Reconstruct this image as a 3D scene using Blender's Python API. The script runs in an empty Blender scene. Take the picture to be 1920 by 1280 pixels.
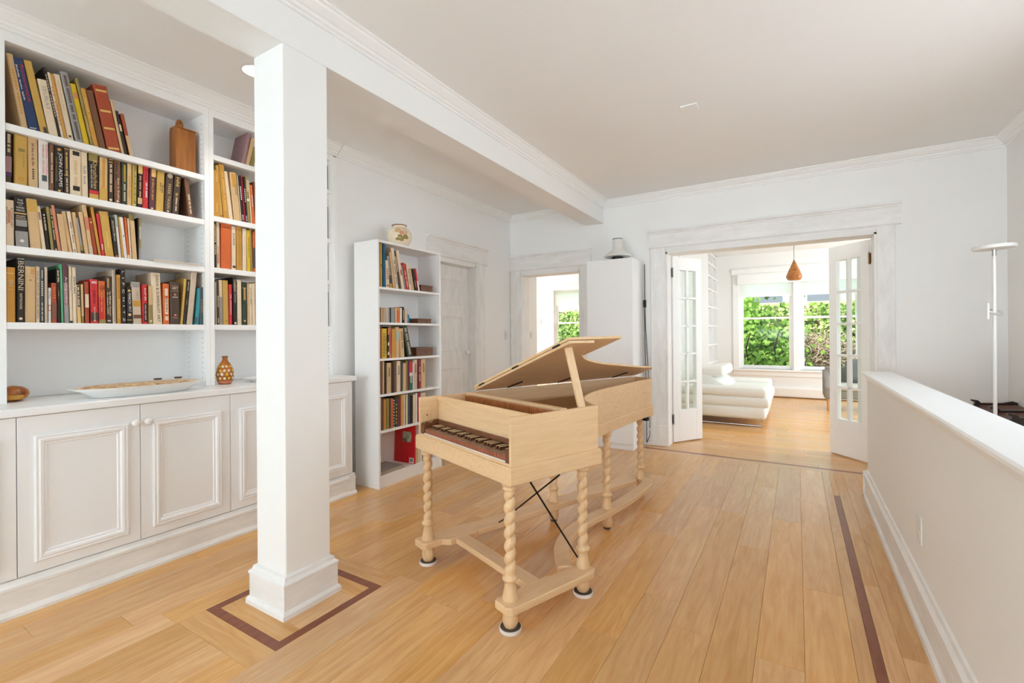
import bpy, bmesh, math, random
from mathutils import Vector, Matrix
random.seed(7)
SC = bpy.context.scene
COL = SC.collection
# ------------------------------------------------------------------ camera
F, CX, CY, YAW, PITCH, ROLL, H = 871.94, 960.0, 626.78, 0.5492, 0.0006, -0.0073, 1.24
_fw = Vector((-math.sin(YAW)*math.cos(PITCH), math.cos(YAW)*math.cos(PITCH), math.sin(PITCH)))
_rt = Vector((math.cos(YAW), math.sin(YAW), 0)); _up = _rt.cross(_fw)
_r2 = _rt*math.cos(ROLL)+_up*math.sin(ROLL); _u2 = -_rt*math.sin(ROLL)+_up*math.cos(ROLL)
cam_d = bpy.data.cameras.new('camera'); cam = bpy.data.objects.new('camera', cam_d); COL.objects.link(cam)
cam_d.sensor_fit = 'HORIZONTAL'; cam_d.sensor_width = 36; cam_d.lens = F/1920*36
cam_d.shift_y = (CY-640)/1920; cam_d.clip_start = .02; cam_d.clip_end = 200
M = Matrix.Identity(4)
for i in range(3):
    M[i][0], M[i][1], M[i][2] = _r2[i], _u2[i], -_fw[i]
M[2][3] = H
cam.matrix_world = M
SC.camera = cam
# ------------------------------------------------------------------ world, sun, added fill lamps, exposure
W = bpy.data.worlds.new('sky'); SC.world = W; W.use_nodes = True
_n = W.node_tree.nodes; _bg = _n['Background']
_sky = _n.new('ShaderNodeTexSky'); _sky.sky_type = 'HOSEK_WILKIE'; _sky.turbidity = 5; _sky.ground_albedo = .4
_sky.sun_direction = Vector((-.35, -.45, .8)).normalized()
_mx = _n.new('ShaderNodeMix'); _mx.data_type = 'RGBA'; _mx.inputs[0].default_value = .6
W.node_tree.links.new(_sky.outputs[0], _mx.inputs[6]); _mx.inputs[7].default_value = (.9, .95, 1, 1)
W.node_tree.links.new(_mx.outputs[2], _bg.inputs[0]); _bg.inputs[1].default_value = 3.6
def sun(d, e, ang, col):
    l = bpy.data.lights.new('sun', 'SUN'); l.energy = e; l.angle = ang; l.color = col
    o = bpy.data.objects.new('sun', l); COL.objects.link(o)
    o.rotation_euler = Vector(d).to_track_quat('-Z', 'Y').to_euler()
sun((.42, .5, -.8), 6.0, .02, (1, .95, .86))
def area(name, loc, d, sx, sy, e, col=(1, 1, 1)):
    l = bpy.data.lights.new(name, 'AREA'); l.shape = 'RECTANGLE'; l.size = sx; l.size_y = sy; l.energy = e; l.color = col
    o = bpy.data.objects.new(name, l); COL.objects.link(o); o.location = loc
    o.rotation_euler = Vector(d).to_track_quat('-Z', 'Z').to_euler()
# fill lamps added out of frame, set at invented window openings
COOL = (.79, .91, 1)
area('added_fill_rear', (-1.1, -9.42, 1.5), (0, 1, -.02), 3.4, 1.85, 8, COOL)  # added frontal fill lamp; the window behind the viewer is invented
area('added_uplight_rear', (-1.1, -9.40, 1.2), (0, .38, .92), 3.4, 1.3, 430, COOL)  # added lamp tilted upward to brighten the ceiling
area('added_fill_stair', (1.43, 2.3, 1.65), (-1, .15, .35), 2.6, 1.5, 12, COOL)  # added lamp brightening the left wall from an invented stair window
area('added_fill_left_rear', (-3.44, -4.0, 1.55), (1, .35, .35), 3.0, 1.6, 12, COOL)  # added lamp throwing neutral light onto the half wall
area('added_fill_lounge_side', (2.95, 7.9, 1.5), (-1, 0, 0), 3.4, 1.9, 105, (.8, .92, 1))  # added lamp keeping the lounge bright from out of view
area('added_fill_kitchen_side', (-6.4, 8.2, 1.5), (1, 0, 0), 3.0, 1.8, 62, (.8, .92, 1))  # added lamp lighting the kitchen from its unseen side
SC.view_settings.view_transform = 'Standard'; SC.view_settings.look = 'None'
SC.view_settings.gamma = 1; SC.view_settings.use_curve_mapping = False
SC.view_settings.exposure = 0.18
try:
    SC.cycles.max_bounces = 12; SC.cycles.diffuse_bounces = 9; SC.cycles.transparent_max_bounces = 16
    SC.cycles.caustics_reflective = False; SC.cycles.caustics_refractive = False
except Exception: pass

# ------------------------------------------------------------------ pixel helpers (photo 1920x1280)
def ray(x, y): return _fw+_r2*((x-CX)/F)-_u2*((y-CY)/F)
O3 = Vector((0, 0, H))
def onZ(x, y, z): d = ray(x, y); return O3+d*((z-H)/d.z)
def onX(x, y, X): d = ray(x, y); return O3+d*(X/d.x)
def onY(x, y, Y): d = ray(x, y); return O3+d*(Y/d.y)
def colY(px, X, z):
    """the Y at which the point (X, Y, z) falls on pixel column px"""
    a = Vector((X, 0, z-H)); k = (px-CX)/F
    return (a.dot(_r2)-k*a.dot(_fw))/(k*_fw.y-_r2.y)

# ------------------------------------------------------------------ materials
def lin(c):
    c = c/255.0
    return c/12.92 if c <= .04045 else ((c+.055)/1.055)**2.4
def rgb(t): return (lin(t[0]), lin(t[1]), lin(t[2]), 1)
MATS = {}
def mat(name, col, rough=.5, spec=.4, metal=0, bump=0, bscale=60, var=0, vscale=8, stretch=(1, 1, 1), coat=0, emit=None, estr=0, obj_rand=0, col2=None, grain=0):
    if name in MATS: return MATS[name]
    m = bpy.data.materials.new(name); m.use_nodes = True; MATS[name] = m
    N = m.node_tree.nodes; L = m.node_tree.links; P = N['Principled BSDF']
    c = rgb(col); P.inputs['Base Color'].default_value = c
    P.inputs['Roughness'].default_value = rough; P.inputs['Specular IOR Level'].default_value = spec; P.inputs['Metallic'].default_value = metal
    if coat: P.inputs['Coat Weight'].default_value = coat; P.inputs['Coat Roughness'].default_value = .12
    if emit: P.inputs['Emission Color'].default_value = rgb(emit); P.inputs['Emission Strength'].default_value = estr
    if var or bump or col2:
        tc = N.new('ShaderNodeTexCoord'); mp = N.new('ShaderNodeMapping'); mp.inputs['Scale'].default_value = stretch
        L.new(tc.outputs['Object'], mp.inputs[0])
        src = mp.outputs[0]
        if obj_rand:
            oi = N.new('ShaderNodeObjectInfo'); va = N.new('ShaderNodeVectorMath'); va.operation = 'MULTIPLY_ADD'
            va.inputs[1].default_value = (13, 17, 11); L.new(oi.outputs['Random'], va.inputs[0]); L.new(src, va.inputs[2]); src = va.outputs[0]
        nz = N.new('ShaderNodeTexNoise'); nz.inputs['Scale'].default_value = vscale; nz.inputs['Detail'].default_value = 5; nz.inputs['Roughness'].default_value = .6
        L.new(src, nz.inputs['Vector'])
        fac = nz.outputs['Fac']
        if grain:
            nz.inputs['Distortion'].default_value = grain
        cr = N.new('ShaderNodeValToRGB'); cr.color_ramp.elements[0].position = .32; cr.color_ramp.elements[1].position = .68
        c2 = rgb(col2) if col2 else tuple(max(0, v*(1-var)) for v in c[:3])+(1,)
        cr.color_ramp.elements[0].color = c2; cr.color_ramp.elements[1].color = c
        L.new(fac, cr.inputs[0]); out = cr.outputs[0]
        if obj_rand:
            hs = N.new('ShaderNodeHueSaturation'); mr = N.new('ShaderNodeMapRange')
            mr.inputs['To Min'].default_value = 1-obj_rand; mr.inputs['To Max'].default_value = 1+obj_rand*.6
            L.new(oi.outputs['Random'], mr.inputs['Value']); L.new(mr.outputs[0], hs.inputs['Value']); L.new(out, hs.inputs['Color'])
            wn = N.new('ShaderNodeTexWhiteNoise'); wn.noise_dimensions = '1D'; L.new(oi.outputs['Random'], wn.inputs['W'])
            m3 = N.new('ShaderNodeMapRange'); m3.inputs['To Min'].default_value = .9; m3.inputs['To Max'].default_value = 1.08
            L.new(wn.outputs['Value'], m3.inputs['Value']); L.new(m3.outputs[0], hs.inputs['Saturation'])
            out = hs.outputs[0]
        L.new(out, P.inputs['Base Color'])
        if bump:
            n2 = N.new('ShaderNodeTexNoise'); n2.inputs['Scale'].default_value = bscale; n2.inputs['Detail'].default_value = 3; L.new(src, n2.inputs['Vector'])
            b = N.new('ShaderNodeBump'); b.inputs['Strength'].default_value = bump; b.inputs['Distance'].default_value = .004
            L.new(n2.outputs['Fac'], b.inputs['Height']); L.new(b.outputs[0], P.inputs['Normal'])
    return m
WALL = mat('wall_paint', (240, 241, 240), .65, .25, bump=.06, bscale=30, var=.015, vscale=3)
CEIL = mat('ceiling_paint', (241, 242, 242), .75, .2, bump=.04, bscale=25, var=.015, vscale=2)
TRIM = mat('trim_paint', (243, 244, 243), .38, .4, bump=.05, bscale=12, var=.02, vscale=5)
BRUSH = mat('brushed_whitewash_paint', (240, 240, 239), .5, .35, bump=.12, bscale=18, col2=(226, 226, 224), vscale=5, stretch=(3, 3, .8), grain=.6)
BRUSHH = mat('brushed_whitewash_paint_lengthwise', (240, 240, 239), .5, .35, bump=.12, bscale=18, col2=(228, 228, 226), vscale=5, stretch=(.8, .8, 3), grain=.6)
LACQ = mat('white_lacquer', (240, 241, 242), .35, .4, var=.01, vscale=2)
FURN = mat('white_melamine', (240, 241, 241), .4, .4, var=.01, vscale=3)
OAK = mat('oak_plank', (226, 180, 121), .25, .6, bump=.05, bscale=40, col2=(209, 156, 97), vscale=3.0, stretch=(10, .9, 10), obj_rand=.12, grain=1.2)
WALNUT = mat('walnut_strip', (146, 84, 52), .3, .45, col2=(118, 62, 38), vscale=6, stretch=(8, 1, 8), grain=.8)
SUB = mat('subfloor_shadow_gap', (128, 92, 58), .8)
MAPLE = mat('pale_maple', (227, 194, 152), .42, .35, bump=.02, bscale=60, col2=(216, 180, 136), vscale=4, stretch=(14, 1.2, 14), grain=.7)
MAPLEX = mat('pale_maple_crossgrain', (227, 194, 152), .42, .35, bump=.02, bscale=60, col2=(216, 180, 136), vscale=4, stretch=(1.2, 14, 14), grain=.7)
MAPLEZ = mat('pale_maple_upright', (226, 193, 151), .42, .35, bump=.02, bscale=60, col2=(213, 177, 133), vscale=4, stretch=(14, 14, 1.2), grain=.7)
SOUND = mat('soundboard_spruce', (196, 152, 98), .45, .3, col2=(178, 132, 80), vscale=5, stretch=(16, 1, 10), grain=.5)
SHARP = mat('dark_sharp_wood', (96, 62, 42), .5, .3, var=.2, vscale=20)
KEYD = mat('dark_key_wood', (152, 120, 94), .5, .3, col2=(126, 96, 74), vscale=20, stretch=(4, 1, 4))
KEYF = mat('reddish_key_front', (158, 92, 66), .5, .3, var=.25, vscale=90)
BROWNW = mat('brown_hardwood', (120, 74, 44), .4, .4, col2=(96, 56, 32), vscale=8, stretch=(2, 8, 8))
IRON = mat('black_iron', (34, 30, 28), .45, .5, metal=.6)
CHROME = mat('chrome', (200, 200, 200), .2, .5, metal=1)
STEEL = mat('aged_steel_hinge', (150, 150, 146), .4, .5, metal=.8, var=.4, vscale=60)
BRASS = mat('worn_brass_hinge', (150, 112, 66), .4, .5, metal=.7, var=.4, vscale=60)
PAGES = mat('book_pages', (222, 202, 168), .8, .1, col2=(200, 176, 138), vscale=60, stretch=(1, 30, 1))
LEATHER = mat('white_leather', (228, 229, 224), .38, .4, bump=.08, bscale=40, var=.02, vscale=4)
GREYF = mat('grey_upholstery', (150, 145, 138), .9, .1, bump=.2, bscale=160, var=.25, vscale=60)
GREYP = mat('dark_grey_velvet', (120, 122, 124), .8, .2, var=.2, vscale=12)
GREYL = mat('light_grey_cushion', (205, 200, 192), .85, .1, var=.1, vscale=20)
LEGW = mat('pale_chair_leg_wood', (196, 152, 104), .45, .3, var=.2, vscale=10)
WHITEM = mat('white_enamel', (226, 226, 222), .35, .4)
BLACKP = mat('black_plastic', (26, 25, 25), .45, .4)
PORC = mat('white_porcelain', (238, 238, 235), .15, .5, var=.005, vscale=2)
def glass(name, tint=(1, 1, 1), refl=.08):
    if name in MATS: return MATS[name]
    m = bpy.data.materials.new(name); m.use_nodes = True; MATS[name] = m
    N = m.node_tree.nodes; L = m.node_tree.links; N.remove(N['Principled BSDF'])
    t = N.new('ShaderNodeBsdfTransparent'); t.inputs[0].default_value = (*tint, 1)
    g = N.new('ShaderNodeBsdfGlossy'); g.inputs['Roughness'].default_value = .02
    lw = N.new('ShaderNodeLayerWeight'); lw.inputs[0].default_value = .25; mu = N.new('ShaderNodeMath'); mu.operation = 'MULTIPLY_ADD'
    mu.inputs[1].default_value = .02; mu.inputs[2].default_value = refl*.03; L.new(lw.outputs['Fresnel'], mu.inputs[0])
    x = N.new('ShaderNodeMixShader'); L.new(mu.outputs[0], x.inputs[0]); L.new(t.outputs[0], x.inputs[1]); L.new(g.outputs[0], x.inputs[2])
    L.new(x.outputs[0], N['Material Output'].inputs[0]); return m
PANE = glass('window_glass', (.96, .98, .97))
TUMBLER = glass('clear_glass', (.93, .95, .94), .2)
def translucent(name, col, k=.6):
    m = bpy.data.materials.new(name); m.use_nodes = True
    N = m.node_tree.nodes; L = m.node_tree.links; P = N['Principled BSDF']; P.inputs['Base Color'].default_value = rgb(col); P.inputs['Roughness'].default_value = .9
    t = N.new('ShaderNodeBsdfTranslucent'); t.inputs[0].default_value = rgb(col)
    x = N.new('ShaderNodeMixShader'); x.inputs[0].default_value = k
    L.new(P.outputs[0], x.inputs[1]); L.new(t.outputs[0], x.inputs[2]); L.new(x.outputs[0], N['Material Output'].inputs[0]); return m
SHADE = translucent('roller_shade_fabric', (254, 254, 252), .95)

# ------------------------------------------------------------------ mesh helpers
class MB:
    def __init__(s): s.v = []; s.f = []
    def add(s, vs, fs):
        o = len(s.v); s.v += [tuple(p) for p in vs]; s.f += [tuple(i+o for i in f) for f in fs]; return s
    def box(s, x0, x1, y0, y1, z0, z1):
        return s.add([(x0, y0, z0), (x1, y0, z0), (x1, y1, z0), (x0, y1, z0), (x0, y0, z1), (x1, y0, z1), (x1, y1, z1), (x0, y1, z1)],
                     [(0, 3, 2, 1), (4, 5, 6, 7), (0, 1, 5, 4), (1, 2, 6, 5), (2, 3, 7, 6), (3, 0, 4, 7)])
    def prism(s, poly, axis, a, b):
        n = len(poly)
        f = {'x': lambda p, t: (t, p[0], p[1]), 'y': lambda p, t: (p[0], t, p[1]), 'z': lambda p, t: (p[0], p[1], t)}[axis]
        return s.add([f(p, a) for p in poly]+[f(p, b) for p in poly],
                     [tuple(range(n))[::-1], tuple(range(n, 2*n))]+[(i, (i+1) % n, n+(i+1) % n, n+i) for i in range(n)])
    def ribbon(s, A, B, z0, z1):
        """closed wall between two poly-lines A and B of (x, y), from z0 to z1"""
        n = len(A); vs = []
        for p, q in zip(A, B): vs += [(p[0], p[1], z0), (q[0], q[1], z0), (q[0], q[1], z1), (p[0], p[1], z1)]
        fs = [(0, 1, 2, 3), tuple(4*(n-1)+k for k in (3, 2, 1, 0))]
        for i in range(n-1):
            for k in range(4): fs.append((4*i+k, 4*i+(k+1) % 4, 4*i+4+(k+1) % 4, 4*i+4+k))
        return s.add(vs, fs)
    def lathe(s, prof, n=24, c=(0, 0, 0), sx=1, sy=1):
        vs = []; fs = []; m = len(prof)
        for r, z in prof:
            for k in range(n):
                a = 2*math.pi*k/n; vs.append((c[0]+r*sx*math.cos(a), c[1]+r*sy*math.sin(a), c[2]+z))
        for j in range(m-1):
            for k in range(n): fs.append((j*n+k, j*n+(k+1) % n, (j+1)*n+(k+1) % n, (j+1)*n+k))
        fs.append(tuple(range(n))[::-1]); fs.append(tuple((m-1)*n+k for k in range(n)))
        return s.add(vs, fs)
    def tube(s, pts, r, n=8):
        pts = [Vector(p) for p in pts]; vs = []; fs = []
        rr = r if isinstance(r, (list, tuple)) else [r]*len(pts)
        for i, p in enumerate(pts):
            d = (pts[min(i+1, len(pts)-1)]-pts[max(i-1, 0)]).normalized()
            u = d.cross(Vector((0, 0, 1)))
            if u.length < .05: u = d.cross(Vector((1, 0, 0)))
            u.normalize(); w = d.cross(u)
            for k in range(n):
                a = 2*math.pi*k/n; vs.append(p+(u*math.cos(a)+w*math.sin(a))*rr[i])
        for j in range(len(pts)-1):
            for k in range(n): fs.append((j*n+k, j*n+(k+1) % n, (j+1)*n+(k+1) % n, (j+1)*n+k))
        fs.append(tuple(range(n))[::-1]); fs.append(tuple((len(pts)-1)*n+k for k in range(n)))
        return s.add(vs, fs)
    def rings(s, rings, cap=True):
        n = len(rings[0]); vs = [p for r in rings for p in r]; fs = []
        for j in range(len(rings)-1):
            for k in range(n): fs.append((j*n+k, j*n+(k+1) % n, (j+1)*n+(k+1) % n, (j+1)*n+k))
        if cap: fs.append(tuple(range(n))[::-1]); fs.append(tuple((len(rings)-1)*n+k for k in range(n)))
        return s.add(vs, fs)
    def frame(s, axis, base, sg, a0, a1, z0, z1, prof):
        """mitred picture-frame moulding on the plane axis=base; prof = (inset, height) points"""
        R = []
        for d, h in prof:
            q = [(a0+d, z0+d), (a1-d, z0+d), (a1-d, z1-d), (a0+d, z1-d)]
            R.append([(base+sg*h, a, z) if axis == 'x' else (a, base+sg*h, z) for a, z in q])
        return s.rings(R, cap=False)
    def xf(s, mtx): s.v = [tuple(mtx @ Vector(p)) for p in s.v]; return s
    def build(s, name, m, parent=None, bevel=0, seg=1, smooth=0, kind=None, label=None, cat=None, group=None, recalc=True):
        me = bpy.data.meshes.new(name); me.from_pydata(s.v, [], s.f)
        if bevel or recalc:
            b = bmesh.new(); b.from_mesh(me)
            bmesh.ops.recalc_face_normals(b, faces=b.faces)
            if bevel:
                es = [e for e in b.edges if len(e.link_faces) == 2 and e.calc_face_angle(0) > .6]
                bmesh.ops.bevel(b, geom=es, offset=bevel, segments=seg, profile=.5, affect='EDGES', clamp_overlap=True)
            b.to_mesh(me); b.free()
        if smooth:
            me.polygons.foreach_set('use_smooth', [True]*len(me.polygons)); me.set_sharp_from_angle(angle=math.radians(smooth))
        me.materials.append(m)
        o = bpy.data.objects.new(name, me); COL.objects.link(o)
        if parent: o.parent = parent
        return tag(o, label, cat, group, kind)
def tag(o, label=None, cat=None, group=None, kind=None):
    if label: o['label'] = label
    if cat: o['category'] = cat
    if group: o['group'] = group
    if kind: o['kind'] = kind
    return o
def thing(name, loc=(0, 0, 0), label=None, cat=None, group=None, kind=None, rz=0):
    o = bpy.data.objects.new(name, None); COL.objects.link(o); o.location = loc; o.rotation_euler = (0, 0, rz); o.empty_display_size = .1
    return tag(o, label, cat, group, kind)
def B(*a): return MB().box(*a)
def S(name, mb, m, label, cat, parent=None, **k):
    return mb.build(name, m, parent, kind='structure' if not parent else None, label=label if not parent else None, cat=cat if not parent else None, **k)
TXT = {}
def text_mesh(s):
    if s not in TXT:
        cu = bpy.data.curves.new('t', 'FONT'); cu.body = s; cu.resolution_u = 2; cu.align_x = 'LEFT'
        ob = bpy.data.objects.new('t', cu); me = bpy.data.meshes.new_from_object(ob)
        xs = [v.co.x for v in me.vertices]; ys = [v.co.y for v in me.vertices]
        TXT[s] = ([tuple(v.co) for v in me.vertices], [tuple(p.vertices) for p in me.polygons], min(xs), max(xs), min(ys), max(ys))
        bpy.data.objects.remove(ob); bpy.data.curves.remove(cu); bpy.data.meshes.remove(me)
    return TXT[s]
LEGIBLE = {'Romanesque', 'SEURAT', 'AMBROSE | SOLDIERS', 'STEPHEN | CITIZEN', 'JOHN ADAMS', 'DAVID McCULLOUGH', 'Khrushchev', 'THE MAN AND HIS ERA', 'MARK TWAIN', 'RUSSIAN ART', 'AVANT-GARDE', 'THE', 'WAR', 'THAT', 'ENDED', 'PEACE', 'MARGARET', 'MACMILLAN',
           'BERNINI', 'WITTKOWER', 'DAVID SMITH BY DAVID SMITH', 'Archipenko', '1434', '1493', 'MAX HASTINGS', 'Jacques Lipchitz', 'L  I  P  C  H  I  T  Z', 'MARCH 1917', 'DADA & SURREALIST ART', 'ART', 'DÜRER', 'ALBERT PINKHAM RYDER', 'Degas Landscapes', 'GEORGES BRAQUE', 'CHARDIN', 'CONSTABLE'}
def lettering(s, parent, org, ex, ey, L, Hh, m, name='lettering'):
    """text centred at org, filling L along ex and Hh along ey"""
    ex = Vector(ex); ey = Vector(ey); org = Vector(org)
    if s not in LEGIBLE:      # print too small to read in the photograph: rows of unreadable strokes
        rg = random.Random(len(s)*31+ord(s[0])); mb = MB(); n = max(1, len(s))
        for i, ch in enumerate(s):
            if ch == ' ': continue
            a0, a1 = (i+.12)/n-.5, (i+.78)/n-.5; h0 = -.5 if ch.isupper() else rg.choice((-.5, -.32, -.32)); h1 = .5 if ch.isupper() else rg.choice((.2, .2, .5))
            mb.add([org+ex*(u*L)+ey*(w*Hh) for u, w in ((a0, h0), (a1, h0), (a1, h1), (a0, h1))], [(0, 1, 2, 3)])
        return mb.build('small_print', m, parent, recalc=False, kind='stuff')
    vs, fs, x0, x1, y0, y1 = text_mesh(s)
    mb = MB().add([org+ex*(((v[0]-x0)/(x1-x0)-.5)*L)+ey*(((v[1]-y0)/(y1-y0)-.5)*Hh) for v in vs], fs)
    return mb.build(name, m, parent, recalc=False)

# ------------------------------------------------------------------ the room shell
ZC = 2.798; XW = -3.233; YF = 5.26; YB = 5.46; XS = 1.447; XH = .425; YR = -9.5; YL = 10.35
floor = B(-6.6, 3.1, YR, YL+.2, -.12, -.012).build('floor', SUB, kind='structure', label='oak plank floor running through all the rooms', cat='floor')
def plank(x0, x1, y0, y1, along='y', m=OAK, name='plank'):
    g = .0004; cx, cy = (x0+x1)/2, (y0+y1)/2; a, b = (x1-x0)/2-g, (y1-y0)/2-g
    if along == 'x': a, b = b, a
    e = .0008; mb = MB()
    mb.rings([[(-a, -b, -.012), (a, -b, -.012), (a, b, -.012), (-a, b, -.012)], [(-a, -b, -e), (a, -b, -e), (a, b, -e), (-a, b, -e)],
              [(-a+e, -b+e, 0), (a-e, -b+e, 0), (a-e, b-e, 0), (-a+e, b-e, 0)]])
    o = mb.build(name, m, floor, recalc=False); o.location = (cx, cy, 0)
    if along == 'x': o.rotation_euler = (0, 0, math.pi/2)
    return o
IX0, IX1, IY0, IY1 = -2.30, -1.76, 1.073, 1.625        # inlaid frame round the column
def split(a, b, lo, hi):
    out = []; t = a
    while b-t > hi+.25:
        t2 = t+random.uniform(lo, hi); out.append((t, t2)); t = t2
    out.append((t, b)); return out
edges = [-2.99+i*(.69/5) for i in range(6)]+[IX0+.135*i for i in range(1, 5)]+[IX1+i*(1.94/12) for i in range(1, 13)]
YT = 4.97
for x0, x1 in zip(edges, edges[1:]):
    inside = x0 > IX0-.01 and x1 < IX1+.01
    for a, b in ([(-.6, IY0-.11), (IY1+.11, YT)] if inside else [(-.6, YT)]):
        for y0, y1 in split(a+0, b, .75, 1.6) if b-a > 1.9 else [(a, b)]: plank(x0, x1, y0, y1)
for x0, x1, m in ((.18, .235, OAK), (.235, .272, WALNUT), (.272, .335, OAK), (.335, .43, OAK)):
    for y0, y1 in split(-.6, YT if m is OAK else 4.3, 1.2, 2.2): plank(x0, x1, y0, y1, m=m, name='plank' if m is OAK else 'inlay_strip')
plank(.235, .272, 4.3, YT)
for a, b in ((IY0-.11, IY0), (IY1, IY1+.11)): plank(IX0, IX1, a, b, 'x')
iw = .042
for i, (q, al) in enumerate((([(IX0, IY0), (IX1, IY0), (IX1-iw, IY0+iw), (IX0+iw, IY0+iw)], 0), ([(IX1, IY0), (IX1, IY1), (IX1-iw, IY1-iw), (IX1-iw, IY0+iw)], 1),
                       ([(IX1, IY1), (IX0, IY1), (IX0+iw, IY1-iw), (IX1-iw, IY1-iw)], 0), ([(IX0, IY1), (IX0, IY0), (IX0+iw, IY0+iw), (IX0+iw, IY1-iw)], 1))):
    MB().prism(q, 'z', -.012, 0).build('inlay_strip', WALNUT, floor)
plank(IX0+iw, IX1-iw, IY0+iw, IY0+.135, 'x'); plank(IX0+iw, IX1-iw, IY1-.135, IY1-iw, 'x')
for k in range(3):
    w = (IX1-IX0-2*iw)/3; plank(IX0+iw+k*w, IX0+iw+(k+1)*w, IY0+.135, IY1-.135)
# boards of the doorway and lounge run across
y = YT
for k in range(60):
    w = (.09, .045, .09, .1)[k] if k < 4 else .105
    for x0, x1 in split(-3.1 if y < YB-.1 else -1.9, XS if y < YB-.1 else 2.2, 1.0, 2.0): plank(x0, x1, y, min(y+w, YL), 'x', WALNUT if k == 1 else OAK, 'inlay_strip' if k == 1 else 'plank')
    y += w
    if y >= 8.9: break
B(-1.9, 3.0, y, YL, -.012, 0).build('far_boards', OAK, floor, kind='stuff')
B(3.0-.8, 3.0, YB, y, -.012, 0).build('far_boards', OAK, floor, kind='stuff')
B(-6.5, -1.9, YB, YL, -.012, 0).build('far_boards', OAK, floor, kind='stuff')
B(-3.24, -2.99, 2.4, 4.97, -.012, 0).build('far_boards', OAK, floor, kind='stuff')
B(-3.52, XS, YR, -.6, -.012, 0).build('added_pale_floor', mat('added_pale_surface', (214, 212, 208), .5, .3, var=.05, vscale=2), floor, kind='stuff')  # unseen pale floor added to cut the warm bounce light
B(.43, XS, -.6, 4.97, -.012, 0).build('far_boards', OAK, floor, kind='stuff')

S('ceiling', B(-3.6, XS+.1, YR, YF, ZC, ZC+.12), CEIL, 'flat white ceiling of the main room', 'ceiling')
S('ceiling', B(-6.6, 3.1, YF, YL+.2, ZC, ZC+.12), CEIL, 'flat white ceiling of the lounge and kitchen beyond', 'ceiling')
# left wall with door recess, alcove back, rear wall, stair wall
DY0, DY1, DZ = 3.77, 4.46, 2.05
wl = MB().box(-3.6, XW, 2.522, DY0, 0, ZC).box(-3.6, XW, DY1, YF, 0, ZC).box(-3.6, XW, DY0, DY1, DZ, ZC).box(-3.6, -3.42, DY0, DY1, 0, DZ)
S('wall_left', wl, WALL, 'plain white left wall with a closed panelled door', 'wall')
S('wall_alcove', MB().box(-3.6, -3.52, YR, -5.55, 0, ZC).box(-3.6, -3.52, -2.45, 2.522, 0, ZC).box(-3.6, -3.52, -5.55, -2.45, 0, .7).box(-3.6, -3.52, -5.55, -2.45, 2.4, ZC), WALL, 'wall at the back of the built-in shelves', 'wall')  # gap at the rear is an added opening for the left rear lamp
rw = MB().box(-3.6, -2.7, YR-.15, YR, 0, ZC).box(.5, XS+.1, YR-.15, YR, 0, ZC).box(-2.7, .5, YR-.15, YR, 0, .55).box(-2.7, .5, YR-.15, YR, 2.45, ZC)  # central opening added for the rear fill lamps
S('wall_rear', rw, WALL, 'white wall behind the viewer with an added opening for the fill lamps', 'wall')
sw = MB().box(XS, XS+.1, YR, .98, 0, ZC).box(XS, XS+.1, 3.62, YB, 0, ZC).box(XS, XS+.1, .98, 3.62, 0, .88).box(XS, XS+.1, .98, 3.62, 2.42, ZC)  # opening added in the unseen stretch for the stair lamp
S('wall_stair', sw, WALL, 'white wall beyond the half wall on the right', 'wall')
# far wall with two openings
AX0, AX1, AZ = -3.08, -2.24, 2.02
BX0, BX1, BZ = -1.225, .615, 2.135
wf = MB()
for x0, x1, z0, z1 in ((-6.6, AX0, 0, ZC), (AX0, AX1, AZ, ZC), (AX1, BX0, 0, ZC), (BX0, BX1, BZ, ZC), (BX1, 3.1, 0, ZC)): wf.box(x0, x1, YF, YB, z0, z1)
S('wall_far', wf, WALL, 'white far wall with a doorway and a wide double-door opening', 'wall')
# lounge and kitchen shell
W1 = (-.985, .985, .53, 2.40)
W2 = (-5.12, -3.85, .53, 2.32)
def holed(x0, x1, y0, y1, holes):
    mb = MB(); t = x0
    for a, b, z0, z1 in holes:
        mb.box(t, a, y0, y1, 0, ZC).box(a, b, y0, y1, 0, z0).box(a, b, y0, y1, z1, ZC); t = b
    return mb.box(t, x1, y0, y1, 0, ZC)
S('wall_lounge', holed(-6.6, 3.1, YL, YL+.2, [W2, W1]), WALL, 'white wall with the garden windows at the end of the lounge', 'wall')
S('wall_partition', B(-2.0, -1.9, YB, YL, 0, ZC), WALL, 'white wall between lounge and kitchen', 'wall')
lr = MB().box(3.0, 3.1, YB, 6.2, 0, ZC).box(3.0, 3.1, 9.6, YL, 0, ZC).box(3.0, 3.1, 6.2, 9.6, 0, .5).box(3.0, 3.1, 6.2, 9.6, 2.5, ZC)  # unseen opening added behind the lounge lamp
S('wall_lounge_side', lr, WALL, 'white side wall of the lounge with an added opening for the fill lamp', 'wall')
kr = MB().box(-6.6, -6.5, YB, 6.7, 0, ZC).box(-6.6, -6.5, 9.7, YL, 0, ZC).box(-6.6, -6.5, 6.7, 9.7, 0, .6).box(-6.6, -6.5, 6.7, 9.7, 2.4, ZC)  # opening invented to go with the kitchen lamp
S('wall_kitchen_side', kr, WALL, 'white side wall of the kitchen with an added opening for the fill lamp', 'wall')
S('wall_hall', B(-3.34, -3.19, YB, 5.90, 0, ZC), WALL, 'short grey-white wall just inside the left doorway', 'wall')
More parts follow.
